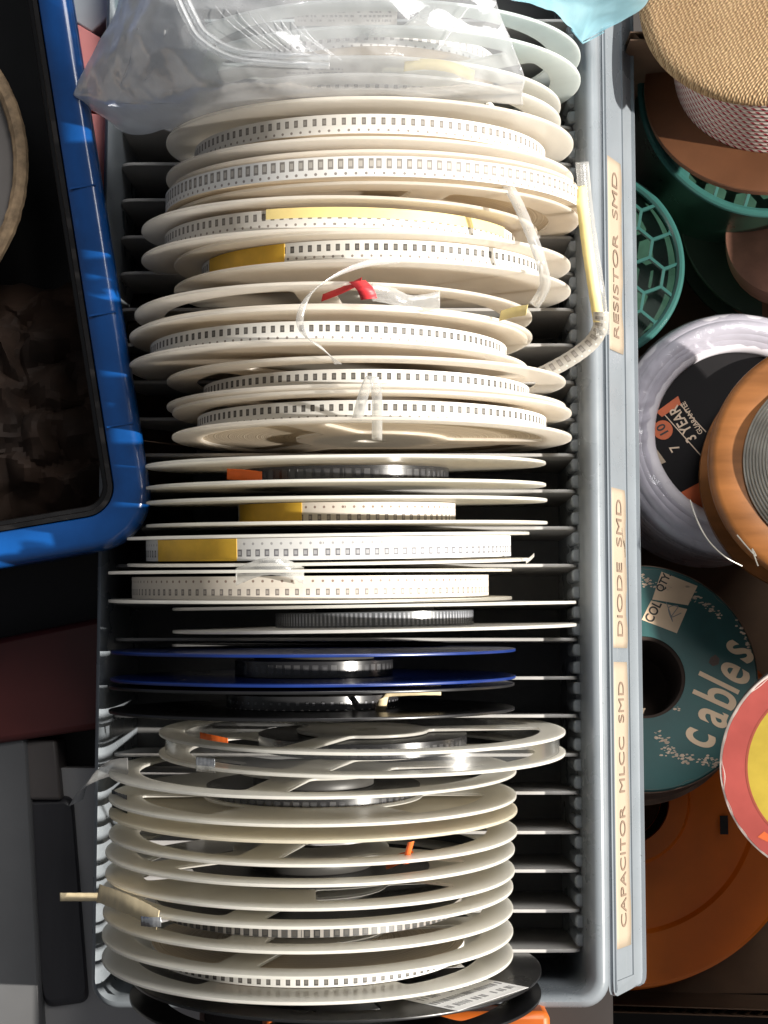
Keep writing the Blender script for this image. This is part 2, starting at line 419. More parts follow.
rA = reel('A', 'pale mint reel in the clear bag, farthest of all the reels', 0, 26, 178, 578, ('open', 'open'), (20, 52), 'mint', dict(y=8, r=52, w=7, m='paper'), k=1.03)
rB = reel('B', 'pale reel half under the clear bag, its top rim outside the film', 57, 74, 165, 564, ('open', 'open'), (0, 43), 'white', dict(y=64, r=60, w=5, m='paper'))
rC = reel('C', 'cream reel of white paper tape directly in front of the clear bag', 98, 137, 167, 573, ('plain', 'plain'), (0, 0), 'cream', dict(y=117, r=77, w=8, m='paper'), k=1.03)
rD = reel('D', 'cream reel overfull with big-pocket tape, its clear strip hanging down at right', 151, 182, 174, 576, ('plain', 'open'), (0, 18), 'cream', dict(y=159, r=91.5, w=8.2, m='paper_big'), k=1.03)
rE = reel('E', 'cream reel with a long pale yellow strip across its white tape', 197, 229, 139, 541, ('plain', 'plain'), (0, 0), 'cream', dict(y=208, r=79, w=8, m='paper'))
rF = reel('F', 'cream reel with a dark yellow patch at the left of its tape', 232, 260, 172, 573, ('plain', 'plain'), (0, 0), 'cream', dict(y=238, r=77, w=8.5, m='paper_dark'), lean=3.6)
rG = reel('G', 'cream reel with a small red sticker standing up at its top', 283, 305, 136, 532, ('open', 'plain'), (-5, 0), 'cream', dict(y=290, r=48, w=6, m='silver_tape'), lean=2.0)
rH = reel('H', 'cream reel with dark-pocket tape crossed by a curled clear strip', 308, 340, 131, 527, ('plain', 'plain'), (0, 0), 'cream', dict(y=321, r=80, w=8, m='paper_dark'), lean=2.0)
rI = reel('I', 'cream reel with windows behind its tape, topped by a folded clear tab', 357, 385, 167, 566, ('open', 'plain'), (-47, 0), 'cream', dict(y=369, r=73, w=8, m='paper_dark'), lean=2.4)
rJ = reel('J', 'cream reel with dark-pocket tape and brown roll showing in its front window', 391, 418, 171, 573, ('open', 'open'), (-50, -22), 'cream', dict(y=400, r=78, w=8, m='paper_dark'), lean=2.2)
rK = reel('K', 'ivory reel of shiny black tape with an orange sticker at left', 456, 480, 147, 545, ('plain', 'plain'), (0, 0), 'ivory', dict(y=465, r=46, w=7, m='black_tape', edge='roll_dark'), rz=.6)
rL = reel('L', 'ivory reel with a short white tape roll under a yellow patch', 497, 522, 148, 546, ('plain', 'plain'), (0, 0), 'ivory', dict(y=502, r=48.5, w=8, m='paper_cream'), rz=.5)
rM = reel('M', 'ivory reel full of white tape with a bright yellow band at its left end', 535, 564, 128, 530, ('plain', 'plain'), (0, 0), 'white', dict(y=537, r=81, w=9, m='paper_pale'), rz=.8)
rN = reel('N', 'cream reel full of cream tape with two rows of marks and a clear flap', 571, 602, 110, 512, ('plain', 'plain'), (0, 0), 'ivory', dict(y=576, r=79, w=9.4, m='paper_cream'), rz=.4, lean=3.3)
rO = reel('O', 'ivory reel of silvery ribbed tape leaning just above the blue reel', 606, 631, 172, 577, ('plain', 'plain'), (0, 0), 'white', dict(y=612, r=44, w=7.5, m='ribbed_tape', edge='roll_dark'), rz=1.0, lean=2.4)
rP = reel('P', 'blue flanged reel with a small roll of black tape', 656, 686, 113, 515, ('plain', 'plain'), (0, 0), 'blue_flange', dict(y=662, r=35, w=8, m='black_tape', edge='roll_dark'), rz=.3, lean=2.3)
rQ = reel('Q', 'black reel with silver dotted tape and a flap of masking tape', 693, 720, 112, 513, ('plain', 'plain'), (0, 0), 'black_flange', dict(y=697, r=38, w=7.6, m='dotted_tape', edge='roll_dark'), rz=.3, lean=1.9)
rR = reel('R', 'pale reel with large windows and dark shiny film around its rim', 754, 777, 159, 566, ('wide', 'open'), (-20, -17), 'ivory', None)
rS = reel('S', 'cream reel with a dark square sticker on its left rim', 798, 826, 111, 516, ('open', 'small'), (-13, 2), 'ivory', dict(y=799, r=47, w=9, m='black_tape', edge='roll_dark'))
rT = reel('T', 'yellowish reel with a silver hub seen through its front windows', 842, 866, 111, 517, ('plain', 'open'), (0, -15), 'ivory', dict(y=846, r=34, w=7, m='silver_tape', edge='roll_dark', hub='silver'), mats2=('yellowed', 'ivory'))
rU = reel('U', 'cream reel with a torn orange sticker between its flanges', 886, 910, 107, 515, ('open', 'small'), (-52, -30), 'ivory', dict(y=888, r=52, w=7, m='black_tape', edge='roll_dark'))
rV = reel('V', 'cream reel with masking tape sticking out past its left rim', 928, 953, 105, 513, ('open', 'open'), (-18, -18), 'ivory', dict(y=925, r=67, w=8, m='ladder_tape', edge='roll_dark'))
rW = reel('W', 'cream reel nearest the front, white tape showing in its window', 978, 1004, 104, 513, ('open', 'small'), (-20, 0), 'ivory', dict(y=975, r=68, w=8, m='paper_dark'))
rX = reel('X', 'black reel with a printed white label at the front end of the rack', 1022, 1048, 132, 540, ('small', 'small'), (-70, 10), 'black_flange', dict(y=1026, r=40, w=8, m='black_tape', edge='roll_dark'))

# strips, stickers and loose ends that belong to single reels
patch(rE, 'yellow_strip', 'pale_yellow', 265, 512, rE['ty0']+.3, rE['ty0']-3.9, dr=.4)
patch(rF, 'yellow_strip', 'yellow_tape', 198, 283)
patch(rL, 'yellow_strip', 'yellow_tape', 234, 302)
patch(rM, 'yellow_strip', 'yellow_tape', 148, 237)
ribbon('orange_sticker', rK['t'], [W(227, 474, 36), W(245, 475, 40), W(262, 477, 43)], 4.6, 'orange', (0, 1, .1))
mb = MB(); iv = inv(rG['t'])
ribbon('red_sticker', rG['t'], [W(322, 298, 76), W(340, 291, 84), W(355, 284, 90), W(361, 281, 93)], 3.2, 'red', [(0.2, .8, .4)]*4)
ribbon('red_sticker', rG['t'], [W(357, 281, 93), W(365, 289, 97), W(369, 299, 95)], 6.5, 'red', [(1, .12, 0)]*3)
ribbon('clear_tab', rG['t'], [W(372, 292, 88), W(392, 296, 86), W(412, 304, 82), W(440, 300, 80)], 7, 'clear', [(0, 1, .3)]*4)
ribbon('yellow_strip', rG['t'], [W(500, 316, 60), W(514, 312, 66), W(527, 310, 72)], 4.5, 'pale_yellow', [(0.2, 1, .3)]*3)
ribbon('yellow_strip', rB['t'], [W(404, 66, 84), W(425, 64, 86), W(450, 67, 85), W(474, 76, 80)], 4.5, 'pale_yellow', [(.1, 1, .2)]*4)
# curled clear strip over reels G and H
ribbon('loose_cover_tape', rF['t'], [W(400, 259, 90), W(368, 263, 97), W(336, 275, 104), W(310, 294, 108), W(300, 318, 108), W(305, 336, 104), W(322, 348, 97), W(333, 358, 92), W(338, 364, 88)], 3.0, 'clear',
       [(0, 1, .2), (.3, 1, .1), (.6, .8, 0), (.9, .5, 0), (1, 0, 0), (.9, -.5, 0), (.6, -.9, 0), (.8, -.5, 0), (1, 0, 0)], 8)
# folded clear tab over I and J
ribbon('clear_tab', rI['t'], [W(357, 420, 88), W(362, 400, 96), W(369, 380, 100), W(374, 378, 100), W(377, 398, 96), W(377, 440, 76)], 4.2, 'clear', [(1, -.1, 0)]*6, 8)
# clear strip hanging off the end of reel D's tape
ribbon('loose_cover_tape', rD['t'], [W(503, 178, 78), W(516, 200, 74), W(530, 232, 70), W(541, 262, 70), W(545, 285, 62), W(534, 306, 50)], 4.6, 'clear', [(1, .3, 0), (1, .4, 0), (1, .35, 0), (1, .1, 0), (1, -.2, 0), (.8, -.6, 0)], 10)
# yellow and clear tape looping over the right rim, from reel H
ribbon('loose_carrier_tape', rH['t'], [W(534, 378, 4), W(556, 367, 9), W(576, 355, 14), W(592, 342, 18), W(600, 328, 24), W(601, 312, 32)], 6.8, 'grey_tape', [(-.5, .86, 0), (-.55, .83, 0), (-.62, .78, 0), (-.75, .66, 0), (-.95, .3, 0), (-1, 0, 0)], 10)
ribbon('loose_yellow_tape', rH['t'], [W(599, 322, 27), W(594, 290, 34), W(588, 250, 38), W(583, 210, 38), W(581, 186, 36)], 5.0, 'pale_yellow', [(1, .05, .1)]*5, 10)
ribbon('loose_clear_tape', rH['t'], [W(603, 335, 22), W(599, 296, 32), W(592, 250, 36), W(586, 205, 36), W(582, 162, 34)], 5.8, 'clear', [(1, .05, .1)]*5, 10)
# clear flap on N, torn corner on M
ribbon('clear_flap', rN['t'], [W(236, 577, 80), W(262, 567, 88), W(285, 568, 88), W(304, 576, 82)], 7, 'clear', [(0, 1, .2)]*4)
ribbon('torn_edge', rM['t'], [W(526, 562, 30), W(531, 558, 36), W(534, 555, 38)], 1.6, 'white', [(0, 1, .2)]*3)
# Q: masking tape flap
ribbon('masking_flap', rQ['t'], [W(441, 690, 40), W(418, 690, 44), W(388, 692, 44), W(383, 700, 42), (W(380, 713, 36))], 4.5, 'masking', [(0, 1, .2), (0, 1, .2), (.3, 1, 0), (1, .3, 0), (1, .2, 0)], 8)
# R: film round the rim, orange sticker inside, silver hub
ring_band('rim_film', rR['t'], 86.0, 86.6, rR['ob']-.8, rR['of']+.8, ('smoke', 'smoke'))
ribbon('orange_sticker', rR['t'], [W(200, 737, 18), W(214, 740, 22), W(228, 743, 24)], 4.5, 'orange', [(0, 1, .4)]*3)
ring_band('carrier_tape', rR['t'], 29, 46, rR['ob']-1.2, rR['of']+1.2, ('black_tape', 'roll_dark'))
ribbon('silver_tab', rR['t'], [W(196, 764, 62), W(206, 765, 64), W(215, 766, 66)], 6, 'silver', [(0, 1, .2)]*3)
# S: dark sticker on the rim, loose film at the left
ribbon('dark_sticker', rS['t'], [W(112, 800, 4), W(118, 803, 8), W(127, 806, 22)], 9.5, plain('dark blue sticker', (.03, .04, .05), .35), [(0, 1, .25)]*3)
ribbon('loose_cover_tape', rS['t'], [W(128, 766, 26), W(112, 768, 14), W(98, 774, 2), W(84, 786, -14), (W(76, 803, -34))], 7.5, 'clear', [(0, 1, .3), (.1, 1, .3), (.35, .9, .3), (.7, .7, .3), (.9, .4, .2)], 8)
# U: torn orange sticker
ribbon('orange_sticker', rU['t'], [W(386, 864, 40), W(392, 862, 52), W(402, 858, 60), W(413, 856, 64)], 4.6, 'orange', [(0, 1, .3)]*4)
ribbon('orange_sticker', rU['t'], [W(406, 864, 58), W(408, 853, 70), W(411, 842, 78)], 2.6, 'orange', [(1, .2, 0)]*3)
# V: masking tape sticking out to the left
ribbon('masking_tape', rV['t'], [W(60, 897, 10), W(84, 897, 12), W(106, 897, 14)], 3.6, 'masking', [(0, 1, .1)]*3)
ribbon('masking_tape', rV['t'], [W(98, 893, 20), W(122, 902, 56), W(142, 911, 68), W(158, 920, 76)], 7.5, 'masking', [(.15, 1, 0)]*4)
ribbon('silver_tab', rV['t'], [W(141, 921, 72), W(151, 922, 76), W(161, 922, 77)], 4, 'silver', [(0, 1, .2)]*3)
# W: paper label behind the windows
ribbon('red_sticker', rX['t'], [W(142, 994, -2), W(150, 995, 2), W(158, 996, 6)], 5, 'red', [(0, 1, .2)]*3)
def face_label(i, front_or_back, x0, x1, z0, z1, nlines, spin=0, seed=1):
    """printed label stuck on a flange; lettering is too small to read in the photograph, so rows of print"""
    t = i['t']; y = i['ob']+.72 if front_or_back == 'back' else i['of']-.72
    s = 1 if front_or_back == 'back' else -1
    mb = MB().box((x0, min(y, y+s*.1), z0), (x1, max(y, y+s*.1), z1))
    rot = (0, R(spin), 0)
    o = mb.build('label', 'label', t, loc=(0, 0, RO), rot=rot)
    rnd = random.Random(seed); m2 = MB(); h = (z1-z0)/(nlines+1)
    for k in range(nlines):
        z = z1-h*(k+.8); x = x0+1.5
        while x < x1-3:
            w = rnd.uniform(.5, 1.6)
            if rnd.random() < .8: m2.box((x, min(y, y+s*.16), z-h*.25), (min(x+w, x1-1), max(y, y+s*.16), z+h*.25))
            x += w+rnd.uniform(.3, .9)
    m2.build('print', 'greyink', o)
    return o
face_label(rX, 'back', -26, 22, 48, 87, 4, 50, 3)
face_label(rW, 'front', 20, 60, 10, 40, 5, 12, 4)
face_label(rA, 'back', -34, 8, 52, 82, 4, 0, 5)
face_label(rB, 'back', -45, 0, 55, 84, 4, 0, 6)

# ------------------------------------------------------------------ the grey rack
XL, XR = W(110, 512, -14).x, W(582, 512, -14).x
YF, YB = W(400, 992, -14).y, W(400, -150, -14).y
FLOOR, RIM = -91.0, -14.0
rack = thing('reel_rack', 'long grey plastic rack with dividers and three cream paper labels along its right edge', 'rack', ((XL+XR)/2, (YF+YB)/2, -95))
irk = inv(rack)
def rrect(x0, x1, y0, y1, r, n=8):
    P = []
    for cx, cy, a in ((x1-r, y1-r, 0), (x0+r, y1-r, 90), (x0+r, y0+r, 180), (x1-r, y0+r, 270)):
        for k in range(n+1):
            b = R(a+90*k/n); P.append((cx+r*math.cos(b), cy+r*math.sin(b)))
    return P
def shell(rings):
    rows = []
    for dl, dr, df, z, r in rings:
        rows.append([Vector((x, y, z)) for x, y in rrect(XL-dl, XR+dr, YF-df, YB+df, max(r, 1))])
    return rows
body = MB()
rings = [(-3, -3, -3, FLOOR+.1, 5), (-1, -1, -1, RIM-12, 7), (-.2, 0, 0, RIM-2, 8), (.4, .8, .5, RIM+2, 8.5), (1.4, 2.6, 1.6, RIM+5, 9), (2.6, 5.5, 3.2, RIM+6.2, 10),
         (3.8, 8, 5, RIM+5.2, 11), (4.8, 9.7, 6.4, RIM+2, 12), (5.2, 10.6, 7, RIM-3, 13), (5.6, 11.2, 7.5, RIM-12, 13), (6, 12, 8, -95, 14)]
body.grid(shell(rings), 0, cv=True)
rows = shell([(-3, -3, -3, FLOOR, 5)]); n_ = len(rows[0])
body.add(rows[0], [list(range(n_))], 1)
body.build('tray', ('rack', 'rack_dark'), rack, xf=irk, sharp=50)
# sloping label side with a lip, down the right edge
px0 = XR+10.4
prof = [(px0, RIM-6), (px0+1.6, RIM-6.2), (px0+2.0, RIM-5.2), (px0+15.6, -43.5), (px0+16.2, -45), (px0+19.6, -50.5), (px0+21.2, -50.2), (px0+21.6, -51.5), (px0+20, -53), (px0+15, -49), (px0+1, RIM-14)]
yl = W(630, 985, -50).y
rows = []
for y, k in ((YB, 0), (yl+6, 0), (yl+2.6, .02), (yl+.8, .10), (yl, .30)):
    cx, cz = px0+9, -32
    rows.append([Vector((x+(cx-x)*k, y, z+(cz-z)*k*.6)) for x, z in prof])
sd = MB().grid(rows, 0, cv=True); sd.add(rows[-1], [list(range(len(prof)))])
sd.build('label_side', 'rack', rack, xf=irk, sharp=30)
# raised border of the label channel
nx, nz = (43.5+RIM-5.2), 13.6
S0 = Vector((px0+2.4, 0, RIM-5.6)); S1 = Vector((px0+15.2, 0, -43.1)); SD = (S1-S0).normalized(); SN = Vector((-SD.z, 0, SD.x)).normalized()
if SN.z < 0: SN = -SN
SLEN = (S1-S0).length
def panel(s, y, h=0): 
    p = S0+SD*s+SN*h; return Vector((p.x, y, p.z))
def slab(mb, s0, s1, y0, y1, h, h0=-.2, skew=0):
    v = [panel(s0, y0-skew, h0), panel(s1, y0, h0), panel(s1, y1, h0), panel(s0, y1, h0), panel(s0, y0-skew, h), panel(s1, y0, h), panel(s1, y1, h), panel(s0, y1, h)]
    return mb.add(v, [[3,2,1,0],[4,5,6,7],[0,1,5,4],[1,2,6,5],[2,3,7,6],[3,0,4,7]])
ych0 = W(618, 978, -35).y
mb = MB(); slab(mb, 1.0, 1.9, ych0, YB, .8, skew=4); slab(mb, SLEN-4, SLEN-3.2, ych0, YB, .8)
slab(mb, 1.9, SLEN-4, ych0-.1, ych0+.8, .8, skew=3)
mb.build('label_channel', 'rack', rack, xf=irk)
M['label_ink'] = plain('label ink', (.19, .135, .10), .6, .05)
def rack_label(body_t, y_top, y_bot, tsize, cx_shift=0, curl=.5):
    y1 = W(620, y_top, -30).y; y0 = W(620, y_bot, -30).y
    nseg = 24; rows = []
    for k in range(nseg+1):
        y = y0+(y1-y0)*k/nseg; c = curl*(math.sin(k*.9)*.35+math.sin(k*2.3)*.2)+.35
        rows.append([panel(2.4, y, .25), panel(6, y, .3+c*.25), panel(SLEN*.55, y, .3+c*.3), panel(SLEN-6.5+.7*math.sin(k*.7), y, .35+c*.5)])
    lab = MB().grid(rows, 0).build('paper_label', 'paper_label', rack, xf=irk, solid=.15, sharp=60)
    ctr = irk @ panel(SLEN*.44, (y0+y1)/2+cx_shift, .75)
    xf = Matrix((( 0, -SD.x, SN.x, 0), (1, 0, 0, 0), (0, -SD.z, SN.z, 0), (0, 0, 0, 1)))
    xf.translation = ctr
    n = len(body_t); 
    t = text(body_t, tsize, 'label_ink', lab, xf, 1.0, 1.0)
    bb = [v.co.y for v in t.data.vertices]; wid = (max(bb)-min(bb))/MM
    want = (y1-y0)*.86; cyy = (max(bb)+min(bb))/2
    for v in t.data.vertices: v.co.y = cyy+(v.co.y-cyy)*want/wid
    return lab
rack_label('RESISTOR  SMD', 160, 352, 9.5, 0, 1.0)
rack_label('DIODE  SMD', 489, 648, 9.5, 0, .8)
rack_label('CAPACITOR  MLCC  SMD', 662, 947, 9.5, 0, .2)
# dividers and the ribs they slot into
def divider(yc):
    lo = [(XL+1.2, FLOOR+1), (XR-1.0, FLOOR+1), (XR-1.0, RIM-9), (XL+1.2, RIM-9)]
    out = soften(lo, 7, 6)
    flat_curve('divider', [out], 1.5, .3, 'divider', rack, None, None, 'Y', None, irk @ Matrix.Translation((0, yc, 0)))
ys = [W(550, p, -23).y for p in (91, 127, 164, 200, 237, 273, 309.5, 345, 382, 419, 455, 491, 528, 565.5, 602.5, 639.5, 678, 716, 755, 793, 832.5, 871, 911, 951)]
ys = [ys[0]+17.1, ys[0]+34.2] + ys
for y in ys: divider(y)
rib_mesh = {}
for sx, x in ((1, XR-.6),):
    for i in range(len(ys)-1):
        for f in (.27, .73):
            y = ys[i]+(ys[i+1]-ys[i])*f
            if sx not in rib_mesh:
                rows = []
                for k in range(9):
                    a = R(-90+180*k/8); rr = 2.9; ln = 3.4 if sx > 0 else 2.0; e = max(0, math.cos(a))**.4
                    rows.append([(-sx*ln*e, rr*math.sin(a), -46), (-sx*ln*e, rr*math.sin(a), RIM-8.5), (-sx*ln*.8*e, rr*.8*math.sin(a), RIM-7.6), (0, 0, RIM-7.3)])
                o = MB().grid(rows).build('slot_rib', 'rack', rack); rib_mesh[sx] = o.data
            else:
                o = bpy.data.objects.new('slot_rib', rib_mesh[sx]); COL.objects.link(o); o.parent = rack
            o.location = (irk @ Vector((x, y, 0)))*MM
# ------------------------------------------------------------------ surroundings
# table and floor
tb = MB().box((-700, -600, -104), (W(607, 512, -96).x, 700, -96.2)); structure(tb.build('table_top', plain('dark table', (.022, .018, .017), .55, .3, 8)))
fl = MB().box((-1500, -1500, -262), (1500, 1500, -255)); structure(fl.build('floor', plain('dark floor', (.035, .028, .024), .7, .3, 6)))

# blue tote, turned a little
def local_frame(origin, deg):
    return thing, Matrix.Translation(origin) @ Matrix.Rotation(R(deg), 4, 'Z')
ZT = 22.0
cor = W(150, 552, ZT)   # outer corner region
tote = thing('plastic_tote', 'glossy blue plastic tote with a black inner edge, at the left of the rack', 'tote', (cor.x-190, cor.y+240, -94), Matrix.Rotation(R(9.6), 3, 'Z'))
it = inv(tote)
q1 = it @ W(150, 470, ZT); q2 = it @ W(66, 0, ZT); q3 = it @ W(0, 566, ZT)
tx1 = (q1.x+q2.x)/2; ty0 = q3.y
TX0, TY1 = tx1-330, ty0+460
def tring(d, z, r, n=10): return [Vector((x, y, z+94)) for x, y in rrect(TX0+d, tx1-d, ty0+d, TY1-d, max(r, 2), n)]
mb = MB(); mb.grid([tring(9, -92, 14), tring(3.0, ZT-14, 22), tring(.6, ZT-12, 24), tring(-.2, ZT-9, 25), tring(.2, ZT-4, 25), tring(1.6, ZT-1.2, 24), tring(4, ZT-.2, 22), tring(9, ZT-.6, 18), tring(14.2, ZT-1.4, 14), tring(15, ZT-3, 13), tring(15.2, ZT-9, 13)], 0, cv=True)
M['tote'] = plain('blue tote plastic', (.004, .066, .26), .2, .45, 16, spec=.55, coat=.25, bump=.12, bscale=160)
mb.build('body', 'tote', tote, sharp=60)
mb = MB(); mb.grid([tring(15.0, ZT-5, 13), tring(15.4, ZT-2.2, 12.5), tring(17.4, ZT-2.6, 11), tring(18.2, ZT-6, 10), tring(18.6, ZT-14, 10), tring(21, ZT-15, 9), tring(22, ZT-20, 9), tring(26, -85, 12)], 0, cv=True)
last = tring(26, -85, 12); mb.add(last, [list(range(len(last)))])
M['gasket'] = plain('black rubber', (.010, .009, .009), .35, .3, 80)
mb.build('inner_liner', 'gasket', tote, sharp=50)
for y, w in ((ty0+102, .9), (ty0+52, .7), (ty0+160, .7)):
    MB().box((tx1-13.5, y, ZT+94-.6), (tx1-1.8, y+w, ZT+94+.1)).build('moulding_rib', 'tote', tote)

# round lid with a rope edge inside the tote
lc = W(-158, 167, -8); lr = 188/FPX*(D0+8)
lid = thing('round_lid', 'grey round lid with a rough tan rim, inside the blue tote', 'lid', (lc.x, lc.y, -20))
MB().lathe([(0, 8), (lr-10, 8), (lr-6, 9), (lr-5, 11), (lr-5, 0), (0, 0)], 160).build('disc', plain('grey lid', (.17, .155, .145), .6, .12, 30), lid)
mb = MB(); mb.tube([((lr-3)*math.cos(2*math.pi*k/240), (lr-3)*math.sin(2*math.pi*k/240), 10+.4*noise.noise(Vector((k*.3, 0, 0)))) for k in range(240)], lambda i: 3.6+.5*noise.noise(Vector((i*.6, 4, 0))), 10, closed=True)
mb.build('rim', plain('tan rim', (.36, .25, .15), .8, .45, 180, bump=.5), lid)

# crumpled brown paper in the tote
pc = W(28, 400, -50)
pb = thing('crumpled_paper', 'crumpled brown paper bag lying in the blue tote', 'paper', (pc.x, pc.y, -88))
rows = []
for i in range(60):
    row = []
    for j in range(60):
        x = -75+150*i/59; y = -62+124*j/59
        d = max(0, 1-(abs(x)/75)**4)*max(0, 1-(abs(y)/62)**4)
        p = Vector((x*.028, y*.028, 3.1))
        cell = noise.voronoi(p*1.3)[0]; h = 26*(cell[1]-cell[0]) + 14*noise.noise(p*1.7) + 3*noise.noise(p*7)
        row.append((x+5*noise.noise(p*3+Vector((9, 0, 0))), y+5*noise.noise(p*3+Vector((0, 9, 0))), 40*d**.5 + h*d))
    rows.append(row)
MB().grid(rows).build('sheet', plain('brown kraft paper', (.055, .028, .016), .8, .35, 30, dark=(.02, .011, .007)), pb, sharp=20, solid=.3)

# pink card and pale card behind the tote
def slab_thing(name, label, cat, quad, z, th, mat, bevel=.8):
    c = sum((W(x, y, z) for x, y in quad), Vector())/len(quad)
    o = thing(name, label, cat, (c.x, c.y, z-th)); iv = inv(o)
    lp = [tuple((iv @ W(x, y, z)).xy) for x, y in quad]
    n = len(lp); mb = MB(); mb.add([(x, y, 0) for x, y in lp]+[(x, y, th) for x, y in lp], [list(range(n))[::-1], list(range(n, 2*n))]+[[k, (k+1) % n, n+(k+1) % n, n+k] for k in range(n)])
    mb.build('body', mat, o, bevel=bevel, sharp=40)
    return o
M['pink'] = plain('pink card', (.84, .30, .28), .6, .08, 40)
o = slab_thing('card_box', 'salmon pink card box squeezed between the blue tote and the grey rack', 'box', [(84, 112), (107, 116), (107, 265), (101, 265)], -20, 76, 'pink', .4)
o2 = slab_thing('card_carton', 'salmon pink carton beneath the corner of the clear bag', 'carton', [(60, 14), (108, 42), (108, 111), (60, 104)], -20, 76, 'pink', .3)
slab_thing('grey_box', 'pale grey box at the top between the blue tote and the clear bag', 'box', [(40, -60), (116, -60), (116, 10), (92, 32), (62, 14)], -30, 66, plain('pale grey', (.50, .53, .55), .5, .08, 30))

# lower left: red lid, grey case, dark panel, pale board
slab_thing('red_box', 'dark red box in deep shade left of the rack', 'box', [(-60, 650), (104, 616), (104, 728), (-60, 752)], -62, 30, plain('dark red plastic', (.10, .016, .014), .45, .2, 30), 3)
o = slab_thing('pale_board', 'pale grey board lying left of the rack', 'board', [(-120, 768), (200, 768), (200, 1120), (-120, 1120)], -74, 21, plain('grey board', (.40, .39, .39), .5, .08, 20), .3)
def tapered(name, label, cat, quad, ztop, zbot, mat, grow=6, r=9, rows_extra=None):
    pts = [W(x, y, ztop) for x, y in quad]; c = sum(pts, Vector())/4
    o = thing(name, label, cat, (c.x, c.y, zbot)); iv = inv(o)
    P = [tuple((iv @ p).xy) for p in pts]; S = soften(P, r, 8)
    def ring(k, z): return [(x*k, y*k, z) for x, y in S]
    h = ztop-zbot; mb = MB()
    rr = [ring(1+grow/100, 0), ring(1+grow/200, h*.5), ring(1.0, h-3), ring(.97, h-.8), ring(.93, h)]
    mb.grid(rr, 0, cv=True); mb.add(rr[-1], [list(range(len(S)))]); mb.build('body', mat, o, sharp=50)
    return o
tapered('grey_case', 'grey plastic case with a rounded top standing at the bottom left', 'case', [(-60, 716), (26, 716), (46, 1100), (-60, 1100)], -66, -91, plain('grey case', (.125, .126, .13), .4, .1, 30), 3, 12)
slab_thing('plastic_box', 'warm grey plastic box beside the red box, behind the black bin', 'box', [(-40, 740), (56, 740), (62, 800), (-40, 800)], -68, 24, plain('warm grey plastic', (.11, .095, .09), .5, .12, 30), 1.5)
M['darkpanel'] = plain('black plastic', (.035, .033, .038), .42, .3, 14, spec=.5, stretch=(6, .5, 1))
tapered('dark_bin', 'narrow black plastic bin between the grey case and the rack', 'bin', [(18, 798), (72, 796), (88, 1003), (44, 1009)], -70, -91, 'darkpanel', 3, 5)

# ------------------------------------------------------------------ cardboard box with the spools, right of the rack
bx = thing('cardboard_box', 'open corrugated cardboard box holding the wire spools, right of the rack', 'box', (W(640, 512, -250).x+90, 0, -254))
ib = inv(bx)
M['card'] = plain('cardboard', (.19, .115, .07), .8, .15, 60, bump=.1)
x0 = W(627, 30, -30).x+1.5; x1 = x0+188; yT = W(620, 36, -30).y; yB = W(700, 1008, -205).y
def board(p, q, z0, z1, th=4.5):
    """corrugated board standing between two points, with its wavy core showing on the top edge"""
    p, q = Vector(p), Vector(q); d = (q-p); ln = d.length; d.normalize(); nn = Vector((-d.y, d.x, 0)); m = MB()
    for s in (-th/2, th/2-.7):
        m.add([p+nn*s+Vector((0, 0, z0)), q+nn*s+Vector((0, 0, z0)), q+nn*(s+.7)+Vector((0, 0, z0)), p+nn*(s+.7)+Vector((0, 0, z0)),
               p+nn*s+Vector((0, 0, z1)), q+nn*s+Vector((0, 0, z1)), q+nn*(s+.7)+Vector((0, 0, z1)), p+nn*(s+.7)+Vector((0, 0, z1))], [[3,2,1,0],[4,5,6,7],[0,1,5,4],[1,2,6,5],[2,3,7,6],[3,0,4,7]])
    rows = []; k = int(ln/.8)
    for i in range(k+1):
        c = p+d*(ln*i/k)+nn*((th/2-.9)*math.sin(i*.8*2*math.pi/7))
        rows.append([c+Vector((0, 0, z0)), c+Vector((0, 0, z1-.3))])
    m.grid(rows); return m
board((x0, yT, 0), (x1, yT, 0), -250, -30).build('back_wall', 'card', bx, xf=ib)
board((x0, yB, 0), (x1, yB-6, 0), -250, -205).build('front_wall', 'card', bx, xf=ib)
board((x1, yB-75, 0), (x1, 50, 0), -250, 16).build('right_shade_wall', 'card', bx, xf=ib)  # unseen wall, raised and run past the front to keep sun off the spools
board((x1, 50.2, 0), (x1, yT, 0), -250, -50).build('right_shade_wall', 'card', bx, xf=ib)  # unseen far part, kept low so sun reaches the hose
MB().box((x0-12, yB, -253), (x1, yT, -250)).build('bottom', 'card', bx, xf=ib)

def axis_rot(top, bot):
    z = (top-bot).normalized(); x = Vector((1, 0, 0)); x = (x-z*x.dot(z)).normalized(); y = z.cross(x)
    return Matrix((x, y, z)).transposed()
# --- sisal-topped spool of red and white cord
m, nt = new_mat('woven sisal'); M['sisal'] = m
tc = N(nt, 'ShaderNodeTexCoord'); mp = N(nt, 'ShaderNodeMapping'); mp.inputs['Rotation'].default_value = (0, 0, R(38)); L(nt, tc.outputs['Object'], mp.inputs[0])
dn = N(nt, 'ShaderNodeTexNoise', ins={'Scale': 260.0, 'Detail': 2.0}); L(nt, tc.outputs['Object'], dn.inputs['Vector'])
sp = N(nt, 'ShaderNodeSeparateXYZ'); L(nt, mp.outputs[0], sp.inputs[0])
dx = math_n(nt, 'MULTIPLY_ADD', dn.outputs[0], .0016, sp.outputs[0]); dy = math_n(nt, 'MULTIPLY_ADD', dn.outputs[0], .0030, sp.outputs[1])
row_ = math_n(nt, 'FLOOR', math_n(nt, 'DIVIDE', dx, .0013))
ph = math_n(nt, 'MULTIPLY_ADD', dy, 2*math.pi/.0027, math_n(nt, 'MULTIPLY', row_, 2.3))
